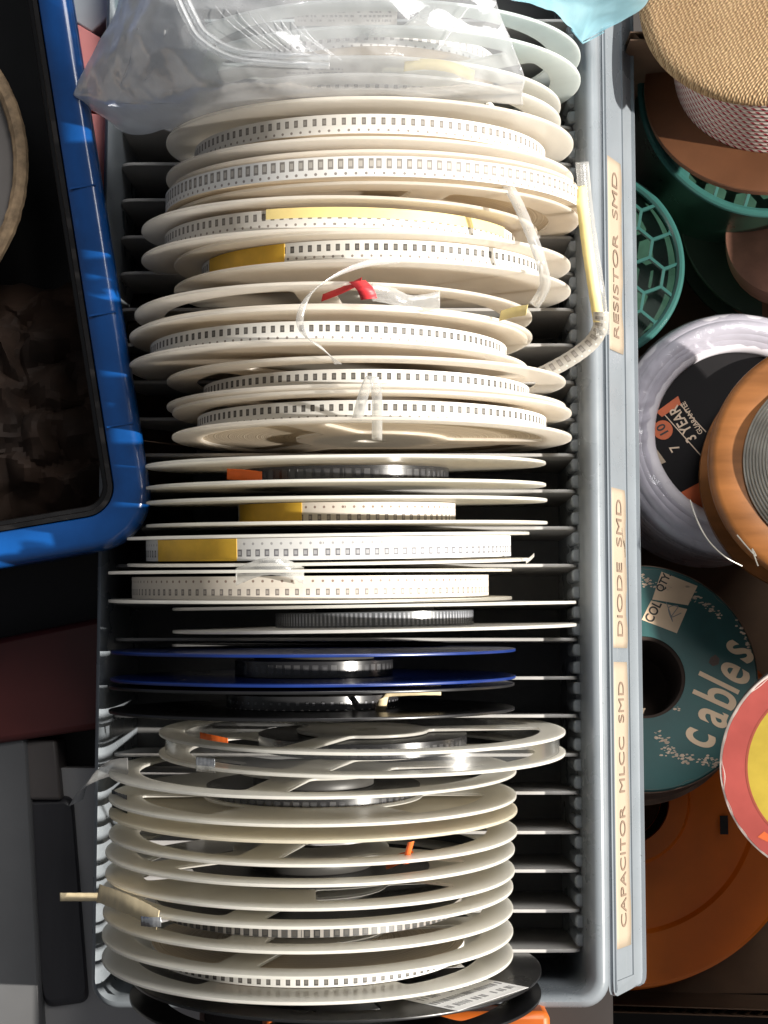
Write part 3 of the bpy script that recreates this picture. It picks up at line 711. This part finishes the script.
rb = math_n(nt, 'SINE', math_n(nt, 'MULTIPLY', dx, 2*math.pi/.0013))
hh = math_n(nt, 'MULTIPLY_ADD', math_n(nt, 'SINE', ph), .25, math_n(nt, 'MULTIPLY_ADD', rb, .22, .5))
big = noise_n(nt, 30, 4)
cc = ramp(nt, hh, [(.18, (.10, .05, .022)), (.5, (.36, .22, .11)), (.85, (.60, .42, .24))])
cc = mix_c(nt, .35, cc, ramp(nt, big, [(.3, (.30, .18, .09)), (.7, (.50, .35, .20))]), 'MIX')
finish(nt, principled(nt, cc, .8, spec=.2, bump=hh, bump_d=.0009, bump_s=.9).outputs[0])
P1, P2 = W(774, -10, -13), W(780, 60, -62)
rt = axis_rot(P1, P2); hgt = (P1-P2).length
sis = thing('cord_spool', 'spool of red and white cord with a woven sisal top, at the upper right', 'spool', P2, rt)
mb = MB().lathe([(0, hgt+3), (56, hgt+3), (61, hgt+2.4), (63, hgt+.5), (63, hgt-2.5), (61.5, hgt-3.5), (0, hgt-3.5)], 160); mb.build('top_flange', 'sisal', sis, sharp=60)
m, nt = new_mat('red and white cord'); M['cord'] = m
uv = N(nt, 'ShaderNodeUVMap'); sp = N(nt, 'ShaderNodeSeparateXYZ'); L(nt, uv.outputs[0], sp.inputs[0])
rw = math_n(nt, 'FLOOR', math_n(nt, 'DIVIDE', sp.outputs[1], 3.2)); fr = math_n(nt, 'FRACT', math_n(nt, 'DIVIDE', sp.outputs[1], 3.2))
a = math_n(nt, 'FRACT', math_n(nt, 'ADD', math_n(nt, 'DIVIDE', sp.outputs[0], 4.2), math_n(nt, 'MULTIPLY_ADD', rw, .43, math_n(nt, 'MULTIPLY', fr, .5))))
red = math_n(nt, 'MULTIPLY', math_n(nt, 'LESS_THAN', a, .42), math_n(nt, 'GREATER_THAN', math_n(nt, 'SINE', math_n(nt, 'MULTIPLY', fr, math.pi)), .45))
ck = mix_c(nt, red, (.70, .60, .55), (.33, .03, .05))
hb = math_n(nt, 'SINE', math_n(nt, 'MULTIPLY', fr, math.pi))
finish(nt, principled(nt, ck, .75, spec=.2, bump=hb, bump_d=.0012, bump_s=1).outputs[0])
cr = 52
ang = [2*math.pi*i/160 for i in range(161)]
mb = MB().grid([[(cr*math.cos(a_), cr*math.sin(a_), 2), (cr*math.cos(a_), cr*math.sin(a_), hgt-3.6)] for a_ in ang], 0, uv=lambda i, j: (cr*ang[min(i, 160)], hgt*j))
mb.build('wound_cord', 'cord', sis, xf=Matrix.Translation((0, -4, 0)))
M['fibre'] = plain('brown fibreboard', (.17, .066, .027), .55, .3, 25)
MB().lathe([(8, 2.4), (66, 2.4), (66.5, 1.8), (66.5, -1), (66, -1.5), (8, -1.5)], 140).build('bottom_flange', 'fibre', sis, xf=Matrix.Translation((-1, -11, 0)))

MB().lathe([(8, -1.6), (45, -1.6), (45, -32), (8, -32)], 120, closed=True).build('lower_roll', plain('dark cord', (.05, .03, .02), .8), sis)
# --- teal honeycomb spools
M['teal'] = milky('teal plastic', (.042, .155, .14), .3, .22)
M['deep_green'] = plain('dark green filament', (.020, .060, .040), .3, .4, 60, spec=.6)
M['copper'] = plain('copper wire', (.42, .20, .14), .4, .3, 60, metal=.3, stretch=(1, 1, 30))
def hexes(Rm, cell, r_in, rim, off=(0, 0)):
    out = [circle(Rm, 120)]
    if r_in > 9: out.append(circle(r_in-11, 60))
    dxx = cell*1.5; dyy = cell*math.sqrt(3)
    for i in range(-9, 10):
        for j in range(-9, 10):
            hx = i*dxx+off[0]; hy = (j+(i % 2)*.5)*dyy+off[1]; d = math.hypot(hx, hy)
            if d > Rm-rim+cell*.25 or d < r_in: continue
            pts = []
            for k in range(6):
                a0, a1 = R(60*k), R(60*k+60); s = cell-.85
                for t in range(6):
                    t /= 6
                    x = hx+s*(math.cos(a0)*(1-t)+math.cos(a1)*t); y = hy+s*(math.sin(a0)*(1-t)+math.sin(a1)*t)
                    q = math.hypot(x, y)
                    if q > Rm-rim: x *= (Rm-rim)/q; y *= (Rm-rim)/q
                    pts.append((x, y))
            ar = abs(sum(pts[q-1][0]*pts[q][1]-pts[q][0]*pts[q-1][1] for q in range(len(pts))))/2
            cl_ = []
            for p_ in pts:
                if not cl_ or math.hypot(p_[0]-cl_[-1][0], p_[1]-cl_[-1][1]) > .15: cl_.append(p_)
            if ar > 5 and len(cl_) > 4: out.append(cl_)
    return out
def honey(label, cpx, cpy, rpx, z, tilt, fill, rotz=0, hgt=45, cell=9.5):
    c = W(cpx, cpy, z); rm = rpx/FPX*(D0-z)
    rot = tilt @ Matrix.Rotation(R(rotz), 3, 'Z')
    o = thing('wire_spool', label, 'spool', c - (rot @ Vector((0, 0, hgt))), rot, 'teal honeycomb spools')
    flat_curve('honeycomb_flange', hexes(rm, cell, 15, 3.6), 3.2, 0, 'teal', o, (0, 0, hgt-1.6))
    MB().tube([((rm-1.5)*math.cos(2*math.pi*k/140), (rm-1.5)*math.sin(2*math.pi*k/140), hgt-1.2) for k in range(140)], 2.3, 10, closed=True).build('rim', 'teal', o)
    mb = MB().lathe([(14, hgt-8), (rm-3, hgt-8), (rm-3, 3), (14, 3)], 120); mb.build('wound_wire', fill, o)
    MB().lathe([(14, 3), (rm-3, 3), (rm-3, 0), (14, 0)], 120, closed=True).build('bottom_flange', 'deep_green', o)
    return o
honey('teal honeycomb spool under the cord spool at the upper right', 764, 92, 129, -95, Matrix.Rotation(R(4), 3, 'Y'), 'deep_green', 12, 105)
honey('teal honeycomb spool tucked against the rack beside the label at the top', 584, 264, 101, -108, Matrix.Identity(3), 'deep_green', 20, 95)
# --- dark spools further down
def simple_spool(name, label, cpx, cpy, rpx, z, hgt, top, wire, rot=None, wr=.8, hole=10, group=None, th=3):
    c = W(cpx, cpy, z); rm = rpx/FPX*(D0-z); rot = rot or Matrix.Identity(3)
    o = thing(name, label, 'spool', c - (rot @ Vector((0, 0, hgt))), rot, group)
    MB().lathe([(hole, hgt-th), (hole, hgt-.4), (hole+.4, hgt), (rm-.6, hgt), (rm, hgt-.6), (rm, hgt-th)], 140, closed=True).build('top_flange', top, o)
    MB().lathe([(hole, th), (rm*wr, th), (rm*wr, hgt-th), (hole, hgt-th)], 120, closed=True).build('wound_wire', wire, o)
    MB().lathe([(hole, 0), (rm, 0), (rm, th), (hole, th)], 120, closed=True).build('bottom_flange', top, o)
    return o, rm
M['dark_green'] = plain('dark green board', (.025, .050, .030), .5, .3, 30)
simple_spool('wire_spool', 'dark green spool in the shade above the white hose coil', 790, 215, 112, -165, 30, 'dark_green', 'deep_green', group=None)
def windings(name, label, cpx, cpy, r0, r1, z, hgt, mat, flm):
    c = W(cpx, cpy, z); o = thing(name, label, 'spool', (c.x, c.y, z-hgt), Matrix.Rotation(R(-12), 3, 'Y'))
    prof = []; n = 26
    for i in range(n):
        h = 3+(hgt-3)*i/n; prof += [(r0-.5, h), (r0, h+.35*hgt/n), (r0-.5, h+.9*hgt/n)]
    MB().lathe(prof+[(8, hgt)], 120).build('wound_wire', mat, o)
    MB().lathe([(8, 0), (r1, 0), (r1, 3), (8, 3)], 100, closed=True).build('bottom_flange', flm, o)
windings('copper_spool', 'spool of copper wire partly hidden at the right edge under the teal rim', 800, 235, 33, 44, -135, 30, 'copper', 'fibre')

# --- white hose coil in film
hz = -100.0; hc = W(741, 432, hz); ks = (D0-hz)/FPX
M['hose'] = plain('lilac white hose', (.66, .63, .68), .28, .14, 40, spec=.5, coat=.35)
M['wrap'] = film('stretch film', (.85, .85, .9), .96, .06, 2.6, 55, .10)
hose = thing('hose_coil', 'coil of whitish hose wrapped in film around a black card', 'hose', (hc.x, hc.y, hz-36))
rr0, rr1, tr = 84*ks, 124*ks, 5.0
pts = []; turns = [(rr1-tr-k*(rr1-rr0-2*tr)/3, lay) for lay in range(11) for k in range(4)]
mb = MB()
for k, (rad, lay) in enumerate(turns):
    zc = 36-tr*1.4-lay*9.2 - (3 if k % 4 in (0,) else 0)
    mb.tube([((rad+.5*noise.noise(Vector((q*.07, k, 0))))*math.cos(2*math.pi*q/120), (rad+.5*noise.noise(Vector((q*.07, k, 7))))*math.sin(2*math.pi*q/120), zc+1.2*math.sin(2*math.pi*q/120+k)) for q in range(120)], tr, 12, closed=True)
mb.build('coiled_hose', 'hose', hose)
rows = []
rm_ = (rr0+rr1)/2; hw = (rr1-rr0)/2+1
for q in range(150):
    a = 2*math.pi*q/150; row = []
    for k in range(20):
        b = 2*math.pi*k/20; w = 1+.05*noise.noise(Vector((q*.5, k*.25, 1)))
        row.append(((rm_+hw*w*math.cos(b))*math.cos(a), (rm_+hw*w*math.cos(b))*math.sin(a), 22+13.5*w*math.sin(b)))
    rows.append(row)
MB().grid(rows, cu=True, cv=True).build('film_wrap', 'wrap', hose)
M['cardblack'] = plain('black printed card', (.008, .007, .008), .6, .2, 60, spec=.15)
M['card_orange'] = plain('orange print', (.55, .11, .03), .5, .15, 60)
dr = rr0+1
o = MB().lathe([(0, 28), (dr, 28), (dr, 27.4), (0, 27.4)], 120).build('card', 'cardblack', hose)
def sector(mbx, r, a0, a1, z0, z1, n=14):
    P = [(0, 0)]+[(r*math.cos(R(a0+(a1-a0)*k/n)), r*math.sin(R(a0+(a1-a0)*k/n))) for k in range(n+1)]
    return P
def prism(loop, z0, z1): 
    n = len(loop); return MB().add([(x, y, z0) for x, y in loop]+[(x, y, z1) for x, y in loop], [list(range(n))[::-1], list(range(n, 2*n))]+[[k, (k+1) % n, n+(k+1) % n, n+k] for k in range(n)])
def hl(px, py): 
    v = W(px, py, hz-8)-Vector((hc.x, hc.y, hz-36)); return (v.x, v.y)
prism([hl(656, 412), hl(678, 396), hl(681, 404), hl(662, 417)], 28.0, 28.1).build('orange_flash', 'card_orange', o)
prism([hl(663, 502), hl(704, 480), hl(745, 470), hl(745, 508), hl(708, 520), hl(680, 514)], 28.0, 28.1).build('orange_flash', 'card_orange', o)
prism([hl(645, 451), hl(655, 447), hl(666, 462), hl(655, 467)], 28.0, 28.1).build('print_box', plain('tan print', (.38, .30, .22), .6), o)
def txt_at(body, px, py, ang, size, mat, sx=1, sy=1, bold=0, zz=28.16, par=None, loc=hl):
    x, y = loc(px, py); xf = Matrix.Translation((x, y, zz)) @ Matrix.Rotation(R(ang), 4, 'Z')
    return text(body, size, mat, par or o, xf, sx, sy, .04, bold)
tanp = plain('cream print', (.62, .48, .36), .6)
txt_at('3 YEAR', 683, 424, 119, 8.0, tanp, .8, 1, .12)
txt_at('GUARANTEE', 692, 418, 119, 3.6, tanp, .9, 1, .05)
prism([(hl(663, 430)[0]+5*math.cos(R(k*15)), hl(663, 430)[1]+5*math.sin(R(k*15))) for k in range(24)], 28.0, 28.1).build('orange_flash', 'card_orange', o)
txt_at('10', 663, 430, 119, 6.5, 'ink', 1, 1, .12)
txt_at('7', 675, 448, 119, 7, tanp, 1, 1, .05)
for a, b, c, d in ((664, 414, 703, 458), (676, 400, 706, 432)):
    p, q = Vector(hl(a, b)), Vector(hl(c, d)); nn = Vector((-(q-p).y, (q-p).x)).normalized()*.25
    prism([tuple(p-nn), tuple(q-nn), tuple(q+nn), tuple(p+nn)], 28.0, 28.09).build('print_line', tanp, o)

# --- wooden spool with grey wire
wz = -34.0; wc = W(847, 462, wz); ks = (D0-wz)/FPX
M['wood'] = plain('varnished wood', (.235, .088, .022), .42, .4, 12, spec=.4, stretch=(1, 6, 1), bump=.05)
wood = thing('wooden_spool', 'orange brown wooden spool of grey wire, at the right edge', 'spool', (wc.x, wc.y, wz-40), Matrix.Rotation(R(-6), 3, 'Y'))
Rw = 128*ks
MB().lathe([(6, 40), (Rw*.74, 40), (Rw*.76, 40.5), (Rw-4, 41), (Rw-1.6, 40.4), (Rw-.4, 38.8), (Rw, 36.5), (Rw, 33), (Rw-1, 31.5), (Rw-4, 31), (6, 31)], 160, closed=True).build('flange', 'wood', wood, sharp=60)
M['wire'] = plain('grey wire', (.34, .33, .30), .35, .25, 90, metal=.5)
mb = MB()
prof = [(Rw*.73, 40.2)]
for k in range(30):
    r_ = Rw*.735-k*1.4; h_ = 40.5+16*math.sin(min(1, k/22)*math.pi/2)
    prof += [(r_, h_), (r_-.1, h_+.6), (r_-.6, h_+.9), (r_-1.1, h_+.6)]
mb.lathe(prof, 160).build('wound_wire', 'wire', wood, sharp=80)
MB().lathe([(6, -24), (Rw, -24), (Rw, -16), (6, -16)], 120, closed=True).build('bottom_flange', 'wood', wood)
MB().lathe([(Rw*.6, -16), (Rw*.6, 31)], 90).build('core', 'wood', wood)
C = crom([W(690, 500, -40), W(697, 520, -34), W(708, 540, -30), W(724, 556, -26), W(742, 566, -30)], 8)
MB().tube([inv(wood) @ p for p in C], .35, 6).build('loose_wire', 'wire', wood)
C = crom([W(737, 535, 0), W(748, 548, 2), W(756, 556, 2), W(752, 549, 2), W(758, 566, 2)], 8)
MB().tube([inv(wood) @ p for p in C], .3, 6).build('loose_wire', 'wire', wood)

# --- teal "cables" spool
cz = -105.0; cc_ = W(644, 677, cz); ks = (D0-cz)/FPX
M['tealcard'] = plain('teal printed card', (.015, .088, .086), .5, .25, 22, bump=.08, dark=(.009, .055, .056))
M['cardedge'] = plain('worn card edge', (.30, .20, .15), .8, .4, 120, bump=.3)
M['creamprint'] = plain('cream card print', (.68, .50, .34), .6, .12, 60)
rt = Matrix.Rotation(R(-9), 3, 'X')
cab = thing('cable_spool', 'teal cardboard spool printed cables in cream letters, beside the rack', 'spool', cc_ - (rt @ Vector((0, 0, 46))), rt)
Rc, Rh = 113*ks, 41*ks
disc = MB().lathe([(Rh, 43), (Rh, 46), (Rc-.8, 46), (Rc, 45), (Rc+.2, 42), (Rh, 42)], 160, closed=True).build('top_flange', 'tealcard', cab)
MB().lathe([(Rh-.1, 45.6), (Rh-1.5, 44), (Rh-2, 2), (0, 2), (0, 1), (Rh-.4, 1)], 90, closed=True).build('core', plain('shade-darkened card tube', (.05, .032, .025), .85, .3, 60), cab)  # tube coloured dark and closed by an added disc: painted shade of the hole
MB().lathe([(Rh+2, 0), (Rc-2, 0), (Rc-2, -20), (Rh+2, -20)], 120, closed=True).build('wound_cable', 'cardedge', cab)
rows = [[((Rc+.35)*math.cos(2*math.pi*k/200), (Rc+.35)*math.sin(2*math.pi*k/200), 41.8), ((Rc+.45)*math.cos(2*math.pi*k/200), (Rc+.45)*math.sin(2*math.pi*k/200), 44.4+.6*noise.noise(Vector((k*.35, 0, 2)))), ((Rc-1.2-1.5*max(0, noise.noise(Vector((k*.22, 3, 1)))))*math.cos(2*math.pi*k/200), (Rc-1.2-1.5*max(0, noise.noise(Vector((k*.22, 3, 1)))))*math.sin(2*math.pi*k/200), 46.08)] for k in range(200)]
MB().grid(rows, cu=True).build('worn_edge', 'cardedge', cab)
MB().lathe([(Rh, 3), (Rc-1, 3), (Rc-1, 7), (Rc+1, 12), (Rc-2.5, 16), (Rc-1, 22), (Rc-4, 26), (Rc-2, 33), (Rc-4, 41), (Rh, 41)], 140, closed=True).build('wound_cable', plain('dark cable layers', (.11, .075, .06), .5, .4, 50, stretch=(1, 1, 8)), cab, sharp=80)
MB().lathe([(Rh, 0), (Rc+3, 0), (Rc+3, 3), (Rh, 3)], 140, closed=True).build('bottom_flange', 'cardedge', cab)
def cl(px, py):
    v = inv(cab) @ W(px, py, cz); return (v.x, v.y)
def quad_on(name, par, pts, mat, z0, z1, loc): return prism([loc(*p) for p in pts], z0, z1).build(name, mat, par)
quad_on('print_box', disc, [(654, 597), (664, 568), (700, 583), (690, 603)], 'creamprint', 45.9, 46.08, cl)
quad_on('print_box', disc, [(643, 618), (653, 598), (689, 607), (678, 632)], 'creamprint', 45.9, 46.08, cl)
quad_on('print_box', disc, [(633, 727), (633, 708), (645, 709), (636, 727)], 'creamprint', 45.9, 46.08, cl)
txt_at('QTY.', 666, 579, 62, 5.6, 'ink', .85, 1, .15, 46.14, disc, cl)
txt_at('COL', 655, 610, 62, 6.6, 'ink', .85, 1, .15, 46.14, disc, cl)
scr = crom([Vector((*cl(668, 600), 46.15)), Vector((*cl(672, 612), 46.15)), Vector((*cl(674, 620), 46.15)), Vector((*cl(670, 606), 46.15)), Vector((*cl(680, 604), 46.15)), Vector((*cl(673, 615), 46.15)), Vector((*cl(683, 611), 46.15))], 6)
MB().tube(scr, .22, 5).build('pen_mark', 'greyink', disc)
# the word follows the rim
word = 'cables'; pos = [(694, 738), (708, 716), (721, 699), (725, 686), (731, 671), (737, 648)]
rots = [66, 66, 65, 63, 58, 54]
for ch, (px, py), a in zip(word, pos, rots):
    tall = ch in 'bl'
    txt_at(ch, px-(4 if tall else 0), py-(2 if tall else 0), a, 18.5, 'creamprint', 1.0, 1.65, .34, 46.12, disc, cl)
# scuffs
rnd = random.Random(5); M['scuff'] = plain('scuffed paper', (.55, .42, .32), .8, .3, 200)
for base_, spread in (((690, 590), (34, 26)), ((660, 752), (46, 12)), ((745, 620), (8, 30)), ((668, 700), (10, 6)), ((700, 760), (25, 8)), ((640, 575), (30, 10)), ((655, 735), (30, 30)), ((735, 600), (16, 40))):
    mb = MB()
    for k in range(44):
        t = rnd.random(); px = base_[0]+spread[0]*t+rnd.gauss(0, 2); py = base_[1]+spread[1]*t+rnd.gauss(0, 2.5)
        x, y = cl(px, py)
        if Rh+1 < math.hypot(x, y) < Rc-1:
            s = rnd.uniform(.2, .9); n_ = 7
            lp = [(x+s*(1+.6*rnd.random())*math.cos(2*math.pi*q/n_), y+s*(.4+.5*rnd.random())*math.sin(2*math.pi*q/n_)) for q in range(n_)]
            pr = prism(lp, 45.95, 46.06+.02*(k % 3)); mb.add(pr.v, pr.f)
    if mb.v: mb.build('scuff', 'scuff', disc)
lp = [cl(711, 657), cl(716, 654), cl(720, 658), cl(719, 664), cl(713, 666), cl(709, 662)]
prism(lp, 45.95, 46.1).build('drive_hole', plain('dull hole', (.10, .07, .06), .8), disc)

# --- orange spool underneath
oz = -175.0; ok_ = (D0-oz)/FPX; oc = W(625, 800, oz)
M['orange_pl'] = plain('orange brown plastic', (.88, .20, .014), .34, .25, 14, spec=.45)
ora = thing('orange_spool', 'large orange brown plastic spool at the bottom right under the others', 'spool', (oc.x, oc.y, oz-30))
Ro = 182*ok_
MB().lathe([(24, 30), (Ro*.34, 30), (Ro*.36, 27), (Ro*.70, 27), (Ro*.72, 30), (Ro-2, 30), (Ro, 28.5), (Ro, 26), (24, 26)], 180, closed=True).build('top_flange', 'orange_pl', ora)
MB().lathe([(24, 3), (Ro*.8, 3), (Ro*.8, 26), (24, 26)], 120, closed=True).build('wound_wire', plain('dark wound wire', (.05, .02, .015), .5), ora)
MB().lathe([(24, 0), (Ro+5, 0), (Ro+6, 1.5), (Ro+5, 3), (24, 3)], 180, closed=True).build('bottom_flange', 'orange_pl', ora)
v = inv(ora) @ W(724, 825, oz)
MB().box((v.x-2.2, v.y-5, 29.9), (v.x+2.2, v.y+5, 30.15)).build('slot', 'ink', ora, bevel=.5)

# --- red and yellow spool
rz_ = -30.0; rk = (D0-rz_)/FPX; rc = W(836, 768, rz_)
M['redcard'] = plain('red printed card', (.31, .052, .042), .55, .25, 30, bump=.05)
M['yellowcard'] = plain('yellow printed card', (.36, .26, .026), .55, .2, 60, bump=.05)
rt = Matrix.Rotation(R(-7), 3, 'Y') @ Matrix.Rotation(R(9), 3, 'X')
ry = thing('ribbon_spool', 'red and yellow cardboard spool with a worn white rim, at the right edge', 'spool', rc - (rt @ Vector((0, 0, 40))), rt)
Rr = 112*rk
MB().lathe([(0, 37), (0, 40), (Rr-.6, 40), (Rr, 39.4), (Rr, 37)], 160).build('top_flange', 'redcard', ry)
prism(circle(Rr*.78, 120), 39.9, 40.08).build('yellow_centre', 'yellowcard', ry)
MB().lathe([(Rr*.785, 40.02), (Rr*.785, 40.1), (Rr*.765, 40.1), (Rr*.765, 40.02)], 120).build('ring_line', plain('dark red line', (.25, .05, .03), .5), ry)
rows = []
for k in range(220):
    a = 2*math.pi*k/220; w = .5+2.2*max(0, noise.noise(Vector((k*.12, 0, 5)))+.1)
    rows.append([((Rr+.25)*math.cos(a), (Rr+.25)*math.sin(a), 36.8), ((Rr+.3)*math.cos(a), (Rr+.3)*math.sin(a), 39.6), ((Rr-w)*math.cos(a), (Rr-w)*math.sin(a), 40.1)])
MB().grid(rows, cu=True).build('worn_edge', plain('worn white card', (.70, .60, .55), .8, .25, 150, bump=.3), ry)
MB().lathe([(Rr-1, 37), (Rr-2, 20), (Rr-12, 14), (Rr-14, -30), (6, -31)], 140).build('side', plain('dark brown card', (.045, .032, .028), .7, .3, 40), ry)
v = inv(ry) @ W(766, 842, rz_)
prism([(v.x-3, v.y), (v.x, v.y+2.6), (v.x+3, v.y+.6), (v.x+5, v.y-3), (v.x+1, v.y-2)], 40.0, 40.12).build('print_mark', 'card_orange', ry)

# orange plastic bit in front of the rack, built tall out of view to block sun
slab_thing('orange_shade_bin', 'orange plastic piece at the front end of the rack, built tall as a sun block', 'bin', [(262, 1014), (550, 1012), (556, 1180), (262, 1180)], 8, 102, plain('orange bin plastic', (.45, .10, .012), .4, .2, 20), 3)

# ------------------------------------------------------------------ bags
def sheet(ctrl, nu, nv):
    """smooth surface through a grid of points of the place"""
    A = [crom(r, nu) for r in ctrl]; cols = [crom([A[i][j] for i in range(len(A))], nv) for j in range(len(A[0]))]
    return [[cols[j][i] for j in range(len(cols))] for i in range(len(cols[0]))]
def crumple(rows, amp, sc_, seed, edge=True):
    out = []
    for r in rows:
        q = []
        for p in r:
            v = p*sc_ + Vector((seed, seed*2.3, 0)); v2 = Vector((v.x*1.0, v.y*2.2, 0))
            rid = (1-abs(noise.noise(v2)*2))**2
            q.append(p + Vector((.5*amp*noise.noise(v*2), .5*amp*noise.noise(v*2+Vector((5, 5, 5))), amp*(rid*.8+.6*noise.noise(v*3.1)+.14*(1-abs(noise.noise(v*5)*2))+.05*noise.noise(v*14)))))
        out.append(q)
    return out
g = [[(118, -70, 60), (180, -70, 96), (260, -70, 100), (350, -70, 102), (440, -70, 102), (488, -70, 100)],
     [(118, 0, 45), (170, -4, 92), (250, -4, 101), (340, -6, 101), (440, -4, 101), (495, 0, 98)],
     [(98, 44, 32), (150, 40, 80), (240, 42, 100), (340, 42, 99), (440, 42, 99), (512, 44, 94)],
     [(76, 88, 22), (140, 84, 55), (235, 80, 93), (340, 78, 96), (440, 78, 96), (524, 74, 90)],
     [(80, 102, 18), (132, 112, 36), (225, 100, 76), (335, 95, 89), (440, 94, 89), (524, 90, 82)],
     [(110, 122, 0), (140, 137, 12), (200, 122, 46), (330, 101, 70), (440, 101, 68), (522, 104, 56)]]
rows = sheet([[W(*p) for p in r] for r in g], 26, 18)
bag_c = W(300, 40, -10)
bag = thing('plastic_bag', 'clear zip bag draped over the two farthest reels', 'bag', (bag_c.x, bag_c.y, -10))
ibg = inv(bag)
MB().grid(crumple(rows, 2.6, .022, 3)).build('film', 'bag', bag, xf=ibg, sharp=70, solid=.08)
# second layer near the corner, folded creases
g2 = [[(120, -60, 54), (150, -60, 70), (190, -60, 84)], [(122, 0, 40), (150, 4, 64), (196, 2, 88)], [(110, 40, 28), (150, 46, 56), (205, 40, 82)], [(84, 92, 16), (140, 92, 44), (200, 88, 74)], [(112, 118, 4), (146, 132, 14), (190, 126, 40)]]
MB().grid(crumple(sheet([[W(*p) for p in r] for r in g2], 16, 12), 4.5, .05, 8)).build('inner_fold', 'bag', bag, xf=ibg, sharp=70, solid=.08)
zp = [W(172, -14, 99), W(186, 18, 101), W(200, 40, 103), W(232, 58, 104), (W(280, 64, 104)), W(330, 66, 104)]
C = crom(zp, 12)
mb = MB()
for off in (0, 3.4):
    rows = []
    for k, p in enumerate(C):
        tdir = (C[min(k+1, len(C)-1)]-C[max(k-1, 0)]).normalized(); s = Vector((-tdir.y, tdir.x, 0)).normalized()
        rows.append([p+s*(off-1.3)+Vector((0, 0, .2)), p+s*off+Vector((0, 0, 1.4)), p+s*(off+1.3)+Vector((0, 0, .2))])
    mb.grid(rows)
mb.build('zip_strip', 'zip', bag, xf=ibg, solid=.3, sharp=60)
for k in range(9):
    a, b = W(215+k*11, 6+k*2.5+random.uniform(-2, 2), 103), W(262+k*10, 50+k*1.0+random.uniform(-3, 3), 103.5)
    MB().tube([ibg @ p for p in crom([a, (a+b)/2+Vector((-3, 1, .6)), b], 8)], .16, 5).build('crease', 'crease', bag)
for a, b, c in (((138, 28, 76), (130, 60, 62), (118, 90, 44)), ((165, 30, 90), (160, 56, 78), (145, 80, 62)), ((470, 5, 103), (452, 30, 103), (438, 50, 102)), ((84, 100, 18), (130, 104, 44), (180, 103, 62))):
    MB().tube([ibg @ p for p in crom([W(*a), W(*b), W(*c)], 8)], .3, 6).build('crease', 'crease', bag)
g = [[(500, -70, 100), (550, -70, 90), (610, -70, 60), (670, -70, 34)],
     [(500, -10, 98), (550, -14, 84), (605, -12, 50), (652, -14, 24)],
     [(532, 4, 92), (572, 8, 60), (606, 10, 24), (644, 8, 8)],
     [(556, 16, 74), (580, 26, 40), (596, 28, 6), (624, 20, 2)],
     [(572, 30, 50), (582, 42, 20), (585, 42, 0), (604, 32, 0)]]
rows = sheet([[W(*p) for p in r] for r in g], 12, 10)
tc_ = W(570, 0, -8)
tb2 = thing('blue_bag', 'pale blue plastic bag over the far right corner of the rack', 'bag', (tc_.x, tc_.y, -8))
MB().grid(crumple(rows, 2.0, .03, 5)).build('film', 'teal_bag', tb2, xf=inv(tb2), sharp=70, solid=.1)
edge = [r[-1] for r in rows]+rows[-1][::-1]
MB().tube([inv(tb2) @ p for p in rows[-1]], .4, 6).build('hem', 'teal_bag', tb2)

# ------------------------------------------------------------------ light: one small hard lamp as the low sun through a window, one broad soft window
w = bpy.data.worlds.new('World'); sc.world = w; w.use_nodes = True
bgd = w.node_tree.nodes['Background']; bgd.inputs[0].default_value = (.92, .95, 1, 1); bgd.inputs[1].default_value = .12
def aim(o, loc, tgt):
    o.location = loc; o.rotation_euler = (Vector(tgt)-Vector(loc)).to_track_quat('-Z', 'Y').to_euler()
def lamp(name, loc, tgt, size, power, col, shape='DISK'):
    l = bpy.data.lights.new(name, 'AREA'); l.shape = shape; l.size = size; l.energy = power; l.color = col
    o = bpy.data.objects.new(name, l); COL.objects.link(o); aim(o, loc, tgt); return o
KD = Vector((.83, -.10, .55)).normalized()
lamp('sun_lamp', KD*3.0, (0, 0, 0), .05, 200, (1, .95, .865))
lamp('window_lamp', Vector((.9, 1.5, 1.7)), (0, 0, 0), 1.2, 40, (1, .98, .95), 'SQUARE')
# ------------------------------------------------------------------ camera and render settings
cd = bpy.data.cameras.new('camera'); cam = bpy.data.objects.new('camera', cd); COL.objects.link(cam)
cam.location = CAM*MM; cam.rotation_euler = (TILT, 0, 0)
cd.sensor_fit = 'AUTO'; cd.sensor_width = 36; cd.lens = FPX/1024*36; cd.clip_start = .02; cd.clip_end = 50
sc.camera = cam
sc.view_settings.view_transform = 'Standard'; sc.view_settings.look = 'None'; sc.view_settings.exposure = 0.3; sc.view_settings.gamma = 1
sc.cycles.diffuse_bounces = 6; sc.cycles.transparent_max_bounces = 24; sc.cycles.max_bounces = 14; sc.cycles.use_denoising = True
